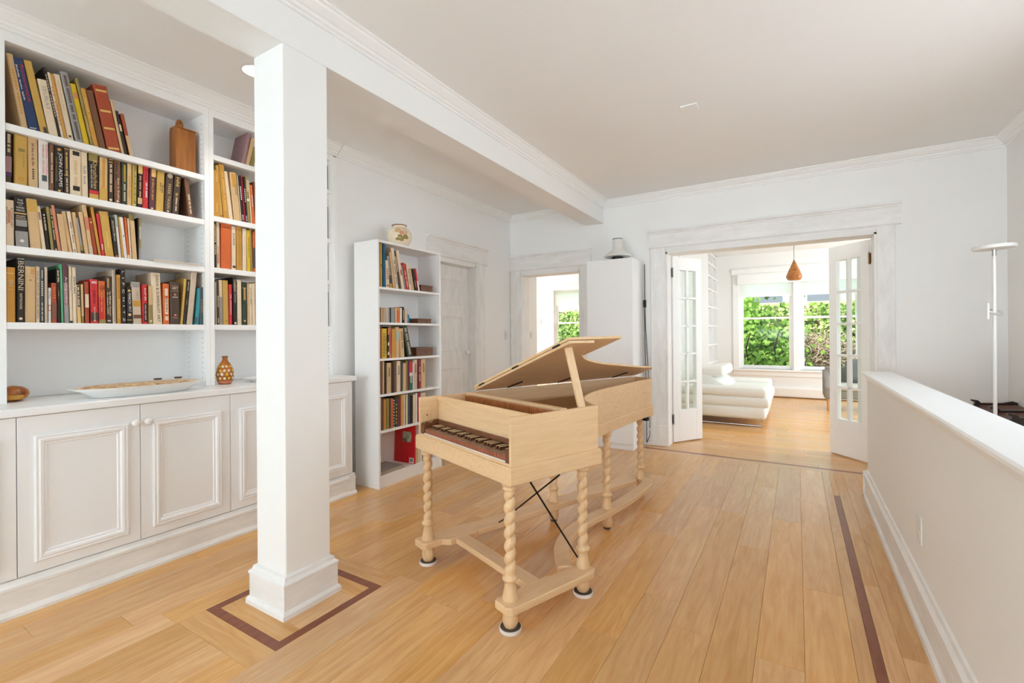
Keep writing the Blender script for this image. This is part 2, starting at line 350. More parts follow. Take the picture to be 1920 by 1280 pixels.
# half wall
HE = 4.345; ZH = .949
hw = S('wall_right', B(XH+.02, XH+.135, -1.2, HE-.02, 0, ZH-.03), WALL, 'white half wall with a moulded cap along the right side', 'half wall')
capp = [(XH+.165, ZH), (XH-.012, ZH), (XH-.018, ZH-.006), (XH-.018, ZH-.016), (XH-.006, ZH-.024), (XH-.004, ZH-.034), (XH+.008, ZH-.04), (XH+.012, ZH-.056), (XH+.02, ZH-.06), (XH+.165, ZH-.03)]
MB().prism(capp, 'y', -1.2, HE).build('cap', TRIM, hw)
bbp = [(XH+.02, 0), (XH-.008, 0), (XH-.008, .03), (XH+.003, .045), (XH+.003, .165), (XH-.004, .172), (XH-.004, .182), (XH+.008, .196), (XH+.012, .212), (XH+.02, .216)]
MB().prism(bbp, 'y', -1.2, HE+.0).build('baseboard', BRUSHH, hw)
B(XH-.008, XH+.15, HE-.02, HE+.008, 0, .2).build('baseboard', BRUSHH, hw)
p0, p1 = onX(1717, 978, XH+.02), onX(1731, 1030, XH+.02)
op = thing('outlet_plate', (XH+.02, 2.6, .4), 'white power outlet plate low on the half wall', 'outlet')
oo = B(-.006, 0, -.04, .04, -.06, .06).build('plate', WHITEM, op, bevel=.002)
for z in (-.025, .025): B(-.0085, -.005, -.017, .017, z-.016, z+.016).build('socket', WHITEM, op, bevel=.002)
# beam and column
S('ceiling_beam', B(-2.165, -1.94, YR, YF, 2.5465, ZC), WALL, 'white boxed beam running along the ceiling above the column', 'beam')
col = thing('column', (-2.052, 1.348, 0), 'square white column standing on the inlaid floor frame', 'column', kind='structure')
B(-.112, .112, -.115, .115, .0, 2.5465).build('shaft', WALL, col, bevel=.003)
def sqring(prof, hx, hy): return [[(-hx-d, -hy-d, z), (hx+d, -hy-d, z), (hx+d, hy+d, z), (-hx-d, hy+d, z)] for d, z in prof]
MB().rings(sqring([(.036, 0), (.036, .02), (.028, .032), (.024, .034), (.024, .135), (.028, .138), (.028, .148), (.016, .158), (.012, .172), (.001, .178)], .112, .115)).build('base', BRUSHH, col)
# crown mouldings
CP = [(0, 0), (.085, 0), (.085, -.010), (.072, -.014), (.068, -.022), (.04, -.046), (.03, -.05), (.026, -.062), (.012, -.066), (.012, -.078), (0, -.08)]
def crown(name, axis, base, sg, a, b, label):
    mb = MB().prism([(base+sg*d, ZC+h) for d, h in CP], axis, a, b) if axis == 'y' else MB().prism([(base+sg*d, ZC+h) for d, h in CP], 'x', a, b)
    S(name, mb, TRIM, label, 'crown moulding')
crown('trim_1', 'y', -1.94, 1, YR, YF, 'crown moulding along the right side of the beam')
crown('trim_2', 'x', YF, -1, -1.94, XS, 'crown moulding above the double doors')
crown('trim_3', 'x', YF, -1, XW, -2.165, 'crown moulding above the left doorway')
crown('trim_4', 'y', XW, 1, 2.525, YF, 'crown moulding along the plain left wall')
crown('trim_5', 'y', XS, -1, YR, YF, 'crown moulding on the wall beyond the half wall')
crown('trim_6', 'y', XW+.002, 1, -.6, 2.52, 'crown moulding above the built-in bookcases')
# ---- door casings (whitewashed)
def header(mb, axis, base, sg, a0, a1, z0, z1):
    pr = [(0, z0), (.03, z0), (.034, z0+.006), (.03, z0+.014), (.022, z0+.016), (.022, z1-.045), (.03, z1-.04), (.032, z1-.028), (.05, z1-.018), (.05, z1-.004), (.046, z1), (0, z1)]
    return mb.prism([(base+sg*d, z) for d, z in pr], 'x' if axis == 'y' else 'y', a0, a1)
c1 = thing('trim_7', (0, YF, 0), 'whitewashed casing round the wide double-door opening', 'door casing', kind='structure')
header(MB(), 'y', 0, -1, -1.40, .785, 2.185, 2.383).build('header', BRUSHH, c1)
for a, b, s in ((-1.388, BX0, 1), (BX1, .745, -1)):
    B(a, b, -.02, 0, .22, 2.19).build('jamb_casing', BRUSH, c1, bevel=.004); B(a-.006, b+.006, -.032, 0, 0, .23).build('plinth_block', BRUSH, c1, bevel=.004)
B(BX0-.0, BX0+.018, -.012, .21, 0, BZ).build('jamb', BRUSH, c1); B(BX1-.018, BX1, -.012, .21, 0, BZ).build('jamb', BRUSH, c1); B(BX0, BX1, -.012, .21, BZ-.018, 2.19).build('jamb', BRUSHH, c1)
c2 = thing('trim_8', (0, YF, 0), 'whitewashed casing round the narrow left doorway', 'door casing', kind='structure')
header(MB(), 'y', 0, -1, -3.233, -2.095, 2.07, 2.27).build('header', BRUSHH, c2)
for a, b in ((-3.228, AX0), (AX1, -2.125)):
    B(a, b, -.02, 0, .22, 2.075).build('jamb_casing', BRUSH, c2, bevel=.004); B(a, b, -.03, 0, 0, .23).build('plinth_block', BRUSH, c2, bevel=.004)
B(AX0, AX0+.015, -.012, .2, 0, AZ).build('jamb', BRUSH, c2); B(AX1-.015, AX1, -.012, .2, 0, AZ).build('jamb', BRUSH, c2); B(AX0, AX1, -.012, .2, AZ-.015, 2.075).build('jamb', BRUSHH, c2)
c3 = thing('trim_9', (XW, 0, 0), 'whitewashed casing round the closed door on the left wall', 'door casing', kind='structure')
header(MB(), 'x', 0, 1, 3.60, 4.685, 2.08, 2.282).build('header', BRUSHH, c3)
for a, b in ((3.61, DY0), (DY1, 4.635)):
    B(0, .02, a, b, .22, 2.085).build('jamb_casing', BRUSH, c3, bevel=.004); B(0, .03, a, b, 0, .23).build('plinth_block', BRUSH, c3, bevel=.004)
B(-.18, .012, DY0, DY0+.02, 0, DZ).build('jamb', BRUSH, c3); B(-.18, .012, DY1-.02, DY1, 0, DZ).build('jamb', BRUSH, c3); B(-.18, .012, DY0, DY1, DZ-.02, 2.085).build('jamb', BRUSHH, c3)
d1 = thing('door_1', (XW-.09, 0, 0), 'closed whitewashed panel door behind the white bookcase', 'door', kind='structure')
dm = MB(); y0, y1 = DY0+.022, DY1-.022
for a, b, z0, z1 in ((y0, y0+.11, .01, DZ-.022), (y1-.11, y1, .01, DZ-.022), (y0+.11, y1-.11, .01, .22), (y0+.11, y1-.11, .87, 1.05), (y0+.11, y1-.11, 1.46, 1.585), (y0+.11, y1-.11, 1.87, DZ-.022)): dm.box(-.04, 0, a, b, z0, z1)
dm.build('stiles_and_rails', BRUSH, d1, bevel=.002)
for z0, z1 in ((.22, .87), (1.05, 1.46), (1.585, 1.87)):
    pn = B(-.032, -.014, y0+.11, y1-.11, z0, z1).build('panel', BRUSH, d1)
    MB().frame('x', -.014, 1, y0+.11, y1-.11, z0, z1, [(0, 0), (0, .012), (.008, .014), (.014, .006), (.03, .004), (.034, 0)]).build('panel_moulding', BRUSH, pn)
B(0, .004, y1-.08, y1-.045, .98, 1.16).build('lock_plate', BRUSH, d1, bevel=.001)
MB().lathe([(.004, 0), (.012, .0), (.012, .02), (.026, .03), (.028, .042), (.016, .055)], 20).xf(Matrix.Translation((0, y1-.062, 1.04)) @ Matrix.Rotation(math.pi/2, 4, 'Y')).build('door_knob', BRUSH, d1, smooth=40)
# baseboards
BBP = [(0, 0), (.026, 0), (.026, .025), (.016, .035), (.016, .16), (.02, .164), (.018, .18), (.006, .19), (.006, .2), (0, .203)]
S('baseboard_left', MB().prism([(XW+d, z) for d, z in BBP], 'y', 4.64, YF), BRUSHH, 'whitewashed baseboard at the far end of the left wall', 'baseboard')
S('baseboard_left', MB().prism([(XW+d, z) for d, z in BBP], 'y', 2.52, 3.60), BRUSHH, 'whitewashed baseboard behind the white bookcase', 'baseboard')
S('baseboard_far', MB().prism([(YF-d, z) for d, z in BBP], 'x', -2.12, -1.395), BRUSHH, 'whitewashed baseboard behind the tall cabinet', 'baseboard')
S('baseboard_far', MB().prism([(YF-d, z) for d, z in BBP], 'x', .752, XS), BRUSHH, 'whitewashed baseboard right of the double doors', 'baseboard')
S('baseboard_stair', MB().prism([(XS-d, z) for d, z in BBP], 'y', -.7, YF), BRUSHH, 'whitewashed baseboard beyond the half wall', 'baseboard')
#MARK_OBJECTS
# ------------------------------------------------------------------ built-in base cabinets and worktop
XD = -2.985
PR = [(0, 0), (0, .010), (.006, .014), (.014, .012), (.02, .016), (.03, .014), (.036, .006), (.044, .006), (.048, 0)]
def base_unit(ya, yb, label, knobs=(1, 1)):
    c = thing('base_cabinet', (-3.25, (ya+yb)/2, 0), label, 'cabinet', 'built-in base cabinets')
    c.location = (0, 0, 0)
    B(-3.50, XD-.02, ya, yb, .02, .886).build('body', TRIM, c)
    ym = (ya+yb)/2
    for k, (a, b) in enumerate(((ya, ym), (ym, yb))):
        d = B(XD-.019, XD, a+.0015, b-.0015, .165, .884).build('door', LACQ, c, bevel=.0015)
        MB().frame('x', XD, 1, a+.054, b-.054, .214, .792, PR).build('panel_moulding', LACQ, d)
        ky = b-.026 if k == 0 else a+.028
        MB().lathe([(.007, 0), (.007, .01), (.017, .016), (.019, .024), (.014, .031), (.004, .034)], 20).xf(Matrix.Translation((XD, ky, .79)) @ Matrix.Rotation(math.pi/2, 4, 'Y')).build('knob', PORC, d, smooth=40)
    return c
YE = 2.462
base_unit(.617, 1.539, 'white base cabinet with two panelled doors and knobs under the long platter')
base_unit(1.539, YE, 'white base cabinet half hidden behind the square column')
base_unit(-.30, .617, 'white base cabinet cut off by the left edge of the picture')
bbp2 = [(-3.0, .0), (-2.962, 0), (-2.962, .014), (-2.972, .028), (-2.976, .034), (-2.976, .118), (-2.970, .122), (-2.970, .136), (-2.98, .148), (-2.984, .16), (-3.0, .162)]
S('baseboard_cabinet', MB().prism(bbp2, 'y', -.30, YE+.02), BRUSHH, 'thick painted baseboard running under the built-in cabinets', 'baseboard')
S('baseboard_cabinet', MB().prism([(YE-.04+d*1.2, z) for d, z in ((0, 0), (.06, 0), (.06, .014), (.046, .034), (.046, .13), (.036, .16), (0, .16))], 'x', -3.23, -2.972), BRUSHH, 'painted baseboard returning round the end of the cabinets', 'baseboard')
MB().prism([(-3.50, .888), (-2.967, .888), (-2.963, .892), (-2.963, .921), (-2.967, .925), (-3.50, .925)], 'y', -.30, 2.488).build('worktop', LACQ, label='long white worktop on the built-in cabinets', cat='worktop')
# ------------------------------------------------------------------ built-in bookcases
def bay(y0, y1, shelves, label):
    c = thing('built_in_bookcase', (0, 0, 0), label, 'bookcase', 'built-in bookcases'); zb, zt = .926, 2.672
    B(-3.518, -3.503, y0-.026, y1+.026, zb, ZC-.0).build('back_panel', FURN, c)
    B(-3.503, XW-.016, y0-.024, y0, zb, zt).build('side_panel', FURN, c); B(-3.503, XW-.016, y1, y1+.024, zb, zt).build('side_panel', FURN, c)
    B(-3.503, XW-.016, y0-.024, y1+.024, zt, zt+.02).build('top_panel', FURN, c)
    for a, b in ((y0-.0265, y0), (y1, y1+.0265)): B(XW-.016, XW, a, b, zb, zt).build('stile', TRIM, c)
    B(XW-.016, XW, y0-.0265, y1+.0265, zt, ZC-.01).build('frieze', TRIM, c)
    for z in shelves: B(-3.502, XW-.003, y0+.001, y1-.001, z-.034, z).build('shelf', FURN, c, bevel=.002)
    for y, s in ((y0, 1), (y1, -1)):
        for x in (-3.27, -3.45):
            st = B(x-.005, x+.005, min(y, y+s*.0012), max(y, y+s*.0012), zb+.03, zt-.02).build('shelf_strip', STEEL if False else FURN, c)
            mb = MB()
            for k in range(52): mb.box(x-.0022, x+.0022, min(y+s*.0012, y+s*.0016), max(y+s*.0012, y+s*.0016), zb+.05+k*.032, zb+.056+k*.032)
            mb.build('strip_holes', BLACKP, st, kind='stuff')
    return c
Z1 = [2.278, 1.993, 1.689, 1.318]; Z2 = [2.43, 2.03, 1.693, 1.32]
bay(.637, 1.519, Z1, 'wide built-in white bookcase with five tiers of books at far left')
bay(1.573, 2.466, Z2, 'built-in white bookcase partly hidden by the square column')
bay(-.30, .584, [2.28, 1.99, 1.69, 1.32], 'built-in white bookcase cut off by the left edge of the picture')
B(-3.503, XW+.004, 2.4935, 2.522, .926, ZC-.09).build('end_filler', TRIM, label='narrow white filler strip closing the built-in shelves beside the wall', cat='trim')
# ------------------------------------------------------------------ white free-standing bookcase
BX, BY0, BY1, BH = -2.873, 2.63, 3.407, 2.018
bc = thing('white_bookcase', (BX-.14, (BY0+BY1)/2, 0), 'freestanding white bookcase with rose vase on top', 'bookcase')
def bl(*a): return B(a[0]-(BX-.14), a[1]-(BX-.14), a[2]-(BY0+BY1)/2, a[3]-(BY0+BY1)/2, a[4], a[5])
bl(BX-.28, BX, BY0, BY0+.018, 0, BH).build('side_panel', FURN, bc, bevel=.001); bl(BX-.28, BX, BY1-.018, BY1, 0, BH).build('side_panel', FURN, bc, bevel=.001)
bl(BX-.28, BX, BY0+.018, BY1-.018, BH-.02, BH).build('top_panel', FURN, bc); bl(BX-.278, BX-.272, BY0+.018, BY1-.018, .02, BH-.02).build('back_panel', FURN, bc)
bl(BX-.28, BX-.01, BY0+.018, BY1-.018, .078, .10).build('bottom_shelf', FURN, bc); bl(BX-.03, BX-.014, BY0+.018, BY1-.018, 0, .078).build('kickboard', FURN, bc)
ZBL = [1.638, 1.348, 1.053, .760, .465]
for z in ZBL: bl(BX-.272, BX-.005, BY0+.0185, BY1-.0185, z-.019, z).build('shelf', FURN, bc, bevel=.001)
# ------------------------------------------------------------------ books
PAL = {'tan': (214, 180, 134), 'cream': (232, 212, 182), 'navy': (46, 64, 104), 'mustard': (206, 166, 84), 'grey': (156, 153, 150), 'yellow': (222, 186, 44), 'ochre': (206, 152, 66),
       'brown': (124, 84, 60), 'rust': (172, 78, 48), 'black': (46, 39, 35), 'dark brown': (80, 64, 52), 'olive': (152, 136, 78), 'red': (208, 54, 58), 'plum': (100, 62, 72), 'white': (232, 226, 220),
       'green': (96, 178, 132), 'dark green': (52, 66, 52), 'teal': (64, 152, 164), 'orange': (216, 108, 54), 'salmon': (212, 134, 104), 'mauve': (164, 128, 132), 'beige': (208, 188, 164), 'crimson': (160, 30, 55),
       'slate': (72, 82, 86), 'blue': (18, 100, 142), 'gold': (226, 186, 110), 'mint': (176, 196, 180), 'purple': (92, 58, 96), 'forest': (20, 110, 80)}
def bmat(n): return mat('cover_'+n.replace(' ', '_'), PAL[n], .5, .35, bump=.05, bscale=90, var=.12, vscale=9)
NUM = ['first', 'second', 'third', 'fourth', 'fifth', 'sixth', 'seventh', 'eighth', 'ninth', 'tenth', 'eleventh', 'twelfth', 'thirteenth', 'fourteenth', 'fifteenth', 'sixteenth', 'seventeenth', 'eighteenth', 'nineteenth', 'twentieth']
def ordn(i): return NUM[i] if i < 20 else ('twenty-'+NUM[i-20] if i < 29 else 'thirtieth' if i == 29 else 'thirty-'+NUM[i-30])
def spine_item(b, it, t, h, q_=0):
    """band: ('b', z0, z1, colour[, y0, y1]); text: ('t', string, z_centre, length, width, colour[, y]) downwards; ('h', ...) across; ('o', z, r, colour) a round mark"""
    k = it[0]; x = .0009+q_*.00022
    if k == 'b':
        a, c = (it[4], it[5]) if len(it) > 4 else (0.02, .98)
        B(-.0005, .0006+q_*.00022, (a-.5)*t, (c-.5)*t, it[1]*h, it[2]*h).build('spine_band', bmat(it[3]), b)
    elif k == 't':
        y = it[6] if len(it) > 6 else .5
        lettering(it[1], b, (x, (y-.5)*t, it[2]*h), (0, 0, -1), (0, 1, 0), it[3]*h, it[4]*t, bmat(it[5]))
    elif k == 'h':
        lettering(it[1], b, (x, 0, it[2]*h), (0, 1, 0), (0, 0, 1), it[3]*t, it[4]*h, bmat(it[5]))
    elif k == 'o':
        MB().prism([(it[2]*t*math.cos(2*math.pi*q/12), it[1]*h+it[2]*t*math.sin(2*math.pi*q/12)) for q in range(12)], 'x', -.0004, .0007+q_*.00022).build('spine_mark', bmat(it[3]), b)
def book(X, z, y0, t, h, lean, colr, depth, items=(), label=None, group=None, inset=.003, flush=False):
    """a book standing on z, its spine on the plane X facing +X; lean>0 tips its head towards -Y"""
    b = thing('book', (X, y0, z), label, 'book', group)
    b.rotation_euler = (lean, 0, 0)
    off = t/2 if lean >= 0 else -t/2      # rests on its lower edge
    c = MB(); e = .0022 if t > .012 else .0012; hh = t/2; r = min(.004, t*.18)
    pr = [(-depth, -hh), (-r, -hh), (0, -hh+r), (0, hh-r), (-r, hh), (-depth, hh), (-depth, hh-e), (-e-r*.6, hh-e), (-e, hh-e-r*.3), (-e, -hh+e+r*.3), (-e-r*.6, -hh+e), (-depth, -hh+e)]
    c.prism([(p[0], p[1]+off) for p in pr], 'z', 0, h); c.build('cover', bmat(colr), b)
    if t > 2*e+.001: B(-depth+inset, -e-.0005, -hh+e+off, hh-e+off, inset, h-inset).build('page_block', PAGES, b)
    if items:
        g = b
        mt = Matrix.Translation((0, off, 0))
        n0 = len(bpy.data.objects)
        before = set(b.children)
        for q_, it in enumerate(items): spine_item(b, it, t, h, q_)
        for o in b.children:
            if o not in before: o.location = (0, off, 0)
    return b
COUNTB = [0]
def shelf_books(X, z, rows, phrase, group, depth=.17, maxz=None, dmax=.215):
    for i, r in enumerate(rows):
        x0, x1, xt, yt, colr = r[:5]; items = r[5] if len(r) > 5 else ()
        Y0, Y1 = colY(x0, X, z), colY(x1, X, z); P = onX(xt, yt, X)
        lean = math.atan2(Y0-P.y, P.z-z); h = math.hypot(Y0-P.y, P.z-z)
        if maxz and h > maxz: h = maxz
        w = (Y1-Y0)*.985; t = max(.004, w*math.cos(lean)-.0006)
        y = Y0+.0005 if lean >= 0 else Y1-.0005
        if lean < 0: h = h*1.0
        big = 'tall' if h > .255 else 'small' if h < .17 else ''
        thick = 'thick' if t > .045 else 'thin' if t < .018 else ''
        lean_s = 'leaning ' if abs(lean) > .12 else ''
        nm = ' '.join(q for q in (thick, big, colr) if q)
        d = min(dmax, max(.11, h*.72))
        book(X-random.uniform(0, .006), z, y, t, h, lean, colr, d, items, f'{nm} {lean_s}book, {ordn(i)} from left, {phrase}', group)
G = 'books on the built-in shelves'
S1 = [(40.8, 54.1, 11.3, 98, 'tan', [('t', 'MEDIEVAL PAINTING', .5, .6, .3, 'ochre')]),
 (54.9, 76.7, 21.8, 104.5, 'navy', [('t', 'Romanesque', .66, .5, .42, 'red', .68), ('t', 'Architecture  Sculpture  Painting', .66, .48, .16, 'white', .25), ('b', .04, .05, 'white', .15, .75), ('t', 'h', .02, .01, .3, 'white')]),
 (77.4, 92.8, 44.7, 111, 'mustard', [('b', .02, .1, 'dark brown', .45, .9)]),
 (93.5, 111.8, 70.3, 146.3, 'cream', [('t', 'SEURAT', .68, .42, .42, 'grey')]),
 (112, 115.6, 80.9, 124.5, 'black', [('t', 'MODERN PAINTING', .6, .6, .5, 'cream')]),
 (116, 121.4, 88.6, 134.7, 'cream', [('t', 'THE GALLERY', .5, .6, .4, 'salmon')]),
 (121.7, 127, 94.2, 137.8, 'ochre'), (127.6, 140.5, 99.9, 137, 'cream', [('t', 'The Perception of Light', .68, .45, .3, 'tan'), ('b', .06, .09, 'black', .3, .7)]),
 (143.2, 158, 112.5, 132.2, 'grey', [('t', 'MASTER DRAWINGS FROM THE COLLECTION', .5, .9, .35, 'dark brown')]),
 (158.7, 170, 131.3, 155.2, 'yellow', [('b', .76, .86, 'salmon', .15, .75)]), (171.3, 176.8, 141.1, 145.3, 'olive', [('t', 'SCULPTURE', .3, .3, .4, 'gold')]),
 (177, 186.6, 151, 164.3, 'ochre', [('t', 'HISTORY OF ART', .6, .5, .3, 'gold')]), (186.8, 201, 160.8, 167.1, 'brown'),
 (203, 229, 174.9, 155.9, 'rust', [('b', .9, .93, 'gold', .1, .9), ('b', .6, .63, 'gold', .1, .9), ('b', .34, .37, 'gold', .1, .9), ('b', .04, .07, 'gold', .1, .9)]),
 (229.7, 235, 207.2, 187.5, 'tan'), (235.5, 241.7, 216.3, 206.5, 'black', [('b', .55, .7, 'cream', .2, .8)]), (244.5, 251.3, 226.2, 212.1, 'rust', [('b', .0, .5, 'tan')])]
shelf_books(-3.262, Z1[0], S1, 'top shelf, wide built-in bay', G)
S2 = [(10.9, 22.4, 11.5, 243.9, 'dark brown', [('t', 'VOYAGES OF THE', .77, .35, .5, 'cream'), ('b', .2, .52, 'mauve'), ('b', .14, .22, 'purple')]),
 (26.5, 52, 26.5, 250.6, 'mustard', [('b', .68, .74, 'olive', .3, .8), ('t', 'Essays and Tales', .5, .25, .14, 'olive', .7), ('o', .14, .24, 'ochre')]),
 (53.6, 72.4, 52, 255.3, 'tan', [('t', 'The Name of the Rose', .66, .45, .3, 'brown'), ('t', 'NOVEL', .28, .22, .2, 'dark brown')]),
 (73.4, 92.5, 72.2, 259.8, 'white', [('t', 'AMBROSE | SOLDIERS', .62, .58, .26, 'red', .42), ('t', 'STEPHEN | CITIZEN', .62, .6, .24, 'red', .75), ('b', .18, .3, 'slate', .3, .8)]),
 (93, 101.8, 92.7, 269.4, 'brown', [('t', "HISTORY'S GREAT ADVENTURES", .5, .65, .3, 'cream')]),
 (102.6, 120.1, 102, 272, 'black', [('t', 'JOHN ADAMS', .5, .72, .5, 'white', .6), ('t', 'DAVID McCULLOUGH', .5, .5, .18, 'olive', .2), ('o', .93, .2, 'ochre'), ('o', .05, .16, 'gold')]),
 (121.3, 131, 119.8, 275, 'dark brown', [('t', 'THE PRESIDENTIAL YEARS', .65, .5, .36, 'gold'), ('b', .96, .975, 'gold'), ('b', .4, .415, 'gold'), ('t', 'MASTER OF HISTORY', .2, .3, .3, 'cream')]),
 (131.8, 153.4, 130.7, 278.2, 'cream', [('b', .88, .97, 'black', .25, .85), ('t', 'AMERICAN LIVES', .5, .55, .3, 'tan'), ('b', .12, .22, 'black', .25, .85)]),
 (154, 166.5, 152, 283.4, 'cream', [('t', 'King Lear', .5, .4, .34, 'grey')]),
 (168, 186.3, 166, 284.5, 'black', [('b', .82, 1, 'olive'), ('t', 'Khrushchev', .54, .62, .46, 'gold', .68), ('t', 'THE MAN AND HIS ERA', .5, .52, .18, 'white', .28), ('b', .12, .2, 'red'), ('b', .0, .12, 'mustard')]),
 (187, 202.2, 187.7, 293.5, 'tan', [('b', .2, .98, 'ochre', .3, .65), ('b', 0, .3, 'mustard')]),
 (203.5, 213.2, 204, 294.6, 'dark brown', [('t', 'ALL THE PAINTERS PARADE', .55, .62, .42, 'cream'), ('b', .9, .915, 'gold'), ('b', .96, .975, 'gold'), ('o', .07, .3, 'cream')]),
 (215, 227.8, 214.8, 299.5, 'brown', [('t', 'ALISON WEIR', .75, .4, .3, 'black', .3), ('t', 'Queen of England', .35, .5, .34, 'beige', .6), ('o', .07, .2, 'cream')]),
 (228.7, 238.3, 228.9, 302.8, 'dark green', [('t', 'CONQUERORS', .75, .4, .4, 'yellow', .6), ('t', 'ROGER CROWLEY', .3, .4, .35, 'cream', .6)]),
 (239, 247.6, 239.6, 306, 'tan', [('t', 'COLLECTED LETTERS', .45, .55, .3, 'ochre')]), (247.8, 256.8, 248.9, 307.7, 'olive', [('b', .02, .98, 'yellow', 0.02, .22), ('t', 'THE LIFE OF THE MIND', .5, .7, .3, 'gold', .6), ('o', .06, .2, 'cream')]),
 (258, 266.8, 259.3, 308.3, 'black', [('b', .8, 1, 'gold'), ('b', .1, .24, 'tan'), ('t', 'THE WHITE CITY', .5, .5, .36, 'tan')]),
 (267.5, 278.2, 268.6, 310.5, 'red', [('t', 'STALIN', .8, .25, .4, 'crimson'), ('t', 'PAUL B. JOHNSON', .45, .35, .26, 'white', .62)]),
 (279.5, 291, 281.7, 314.3, 'plum', [('b', .8, .98, 'gold', .25, .98), ('t', 'Las Americas Dance Fiction', .5, .5, .36, 'mustard'), ('o', .05, .2, 'cream')]),
 (292, 307.2, 294.8, 319.8, 'mustard', [('t', 'The Art of the', .62, .2, .2, 'dark brown', .5), ('t', 'Real World', .58, .2, .18, 'dark brown', .75)]),
 (308, 322.5, 312.9, 322, 'dark brown', [('t', 'MARK TWAIN', .42, .6, .42, 'tan'), ('o', .92, .36, 'beige'), ('o', .06, .14, 'cream')]),
 (323.2, 335.8, 328.7, 325.8, 'dark brown', [('t', 'Golden', .82, .24, .5, 'mustard'), ('t', 'St.', .5, .08, .4, 'mustard'), ('t', "EMILY'S HOUSE", .26, .34, .24, 'cream')]),
 (355, 363.5, 346.2, 333.4, 'brown', [('t', 'LETTERS FROM THE COAST', .35, .5, .4, 'cream')])]
shelf_books(-3.262, Z1[1], S2, 'second shelf, wide built-in bay', G)
S3 = [(10.8, 27.8, 9.9, 373, 'cream', [('t', 'RUSSIAN ART', .62, .42, .28, 'dark brown', .72), ('b', .5, .78, 'salmon', .3, .55), ('t', 'AVANT-GARDE', .66, .38, .22, 'dark brown', .18)]),
 (29.6, 54.8, 25.2, 367.2, 'black', [('h', 'THE', .94, .4, .035, 'white'), ('h', 'WAR', .885, .5, .035, 'white'), ('h', 'THAT', .84, .3, .02, 'white'), ('h', 'ENDED', .79, .6, .035, 'white'), ('h', 'PEACE', .735, .6, .035, 'white'), ('b', .665, .685, 'gold'), ('h', 'MARGARET', .62, .7, .03, 'cream'), ('h', 'MACMILLAN', .58, .75, .03, 'cream'), ('b', .42, .55, 'grey', .1, .95), ('b', 0, .32, 'grey'), ('o', .13, .17, 'white')]),
 (57.5, 78.2, 48.5, 371.2, 'tan', [('b', .74, .98, 'mustard')]), (79.5, 87.4, 68, 386.2, 'cream', [('t', 'KLEE', .78, .18, .45, 'brown')]), (88.5, 95, 79, 397.3, 'black', [('t', 'ART AND CRITICISM', .7, .35, .45, 'cream'), ('o', .93, .3, 'white')]),
 (96.6, 102.7, 86.7, 387, 'olive'), (103.3, 108.8, 92, 386, 'black', [('t', 'GREAT OF FRENCH PAINTING', .6, .7, .5, 'tan'), ('o', .04, .35, 'cream')]), (109.6, 115.7, 96.1, 384.3, 'salmon'),
 (116.8, 128.8, 106.9, 400.4, 'tan'), (129.8, 137.3, 115.9, 395.5, 'tan'), (138, 145.3, 125.3, 396, 'cream', [('t', 'Prose of Mexico', .5, .5, .3, 'dark brown'), ('t', 'vi', .06, .06, .4, 'black')]), (145.6, 153, 134.7, 397.2, 'tan'),
 (153.4, 159, 141.7, 407.5, 'grey', [('b', 0, .1, 'dark brown'), ('b', .1, .25, 'olive')]), (160, 167.8, 147.8, 396.7, 'tan'), (168.2, 176, 154.4, 383.1, 'tan', [('b', .5, .76, 'salmon'), ('b', 0, .18, 'beige')]), (176.9, 184.4, 166, 407.5, 'rust', [('o', .88, .3, 'gold')]),
 (185.8, 191.2, 170.3, 387.3, 'ochre'), (191.9, 197.3, 180.6, 400, 'red', [('t', 'ARTS', .22, .14, .5, 'white')]), (198, 214.8, 186.2, 395.3, 'mustard', [('b', .2, .56, 'gold', .42, .58)]), (215.8, 222.6, 206.9, 406, 'black', [('t', 'SEURAT', .76, .3, .5, 'cream'), ('t', 'Rewald', .5, .2, .4, 'white', .55), ('o', .04, .35, 'orange')]),
 (223.3, 228.7, 214.8, 401.9, 'white', [('b', .72, 1, 'mint')]), (229.3, 233.4, 222.3, 406, 'ochre'), (233.8, 239.7, 224.7, 406.6, 'white', [('o', .55, .25, 'rust')]), (240.1, 244.6, 233, 406.6, 'orange', [('b', 0, .1, 'cream')]),
 (244.9, 248.6, 239.2, 408.9, 'cream'), (249, 258, 242.5, 401, 'olive', [('b', 0, .86, 'tan')]), (259.3, 265.4, 258.9, 408, 'black', [('b', 0, .3, 'grey', .3, .98), ('b', .3, 1, 'olive', .3, .98), ('t', 'MODIGLIANI', .65, .3, .4, 'white', .65)])]
shelf_books(-3.262, Z1[2], S3, 'third shelf, wide built-in bay', G)
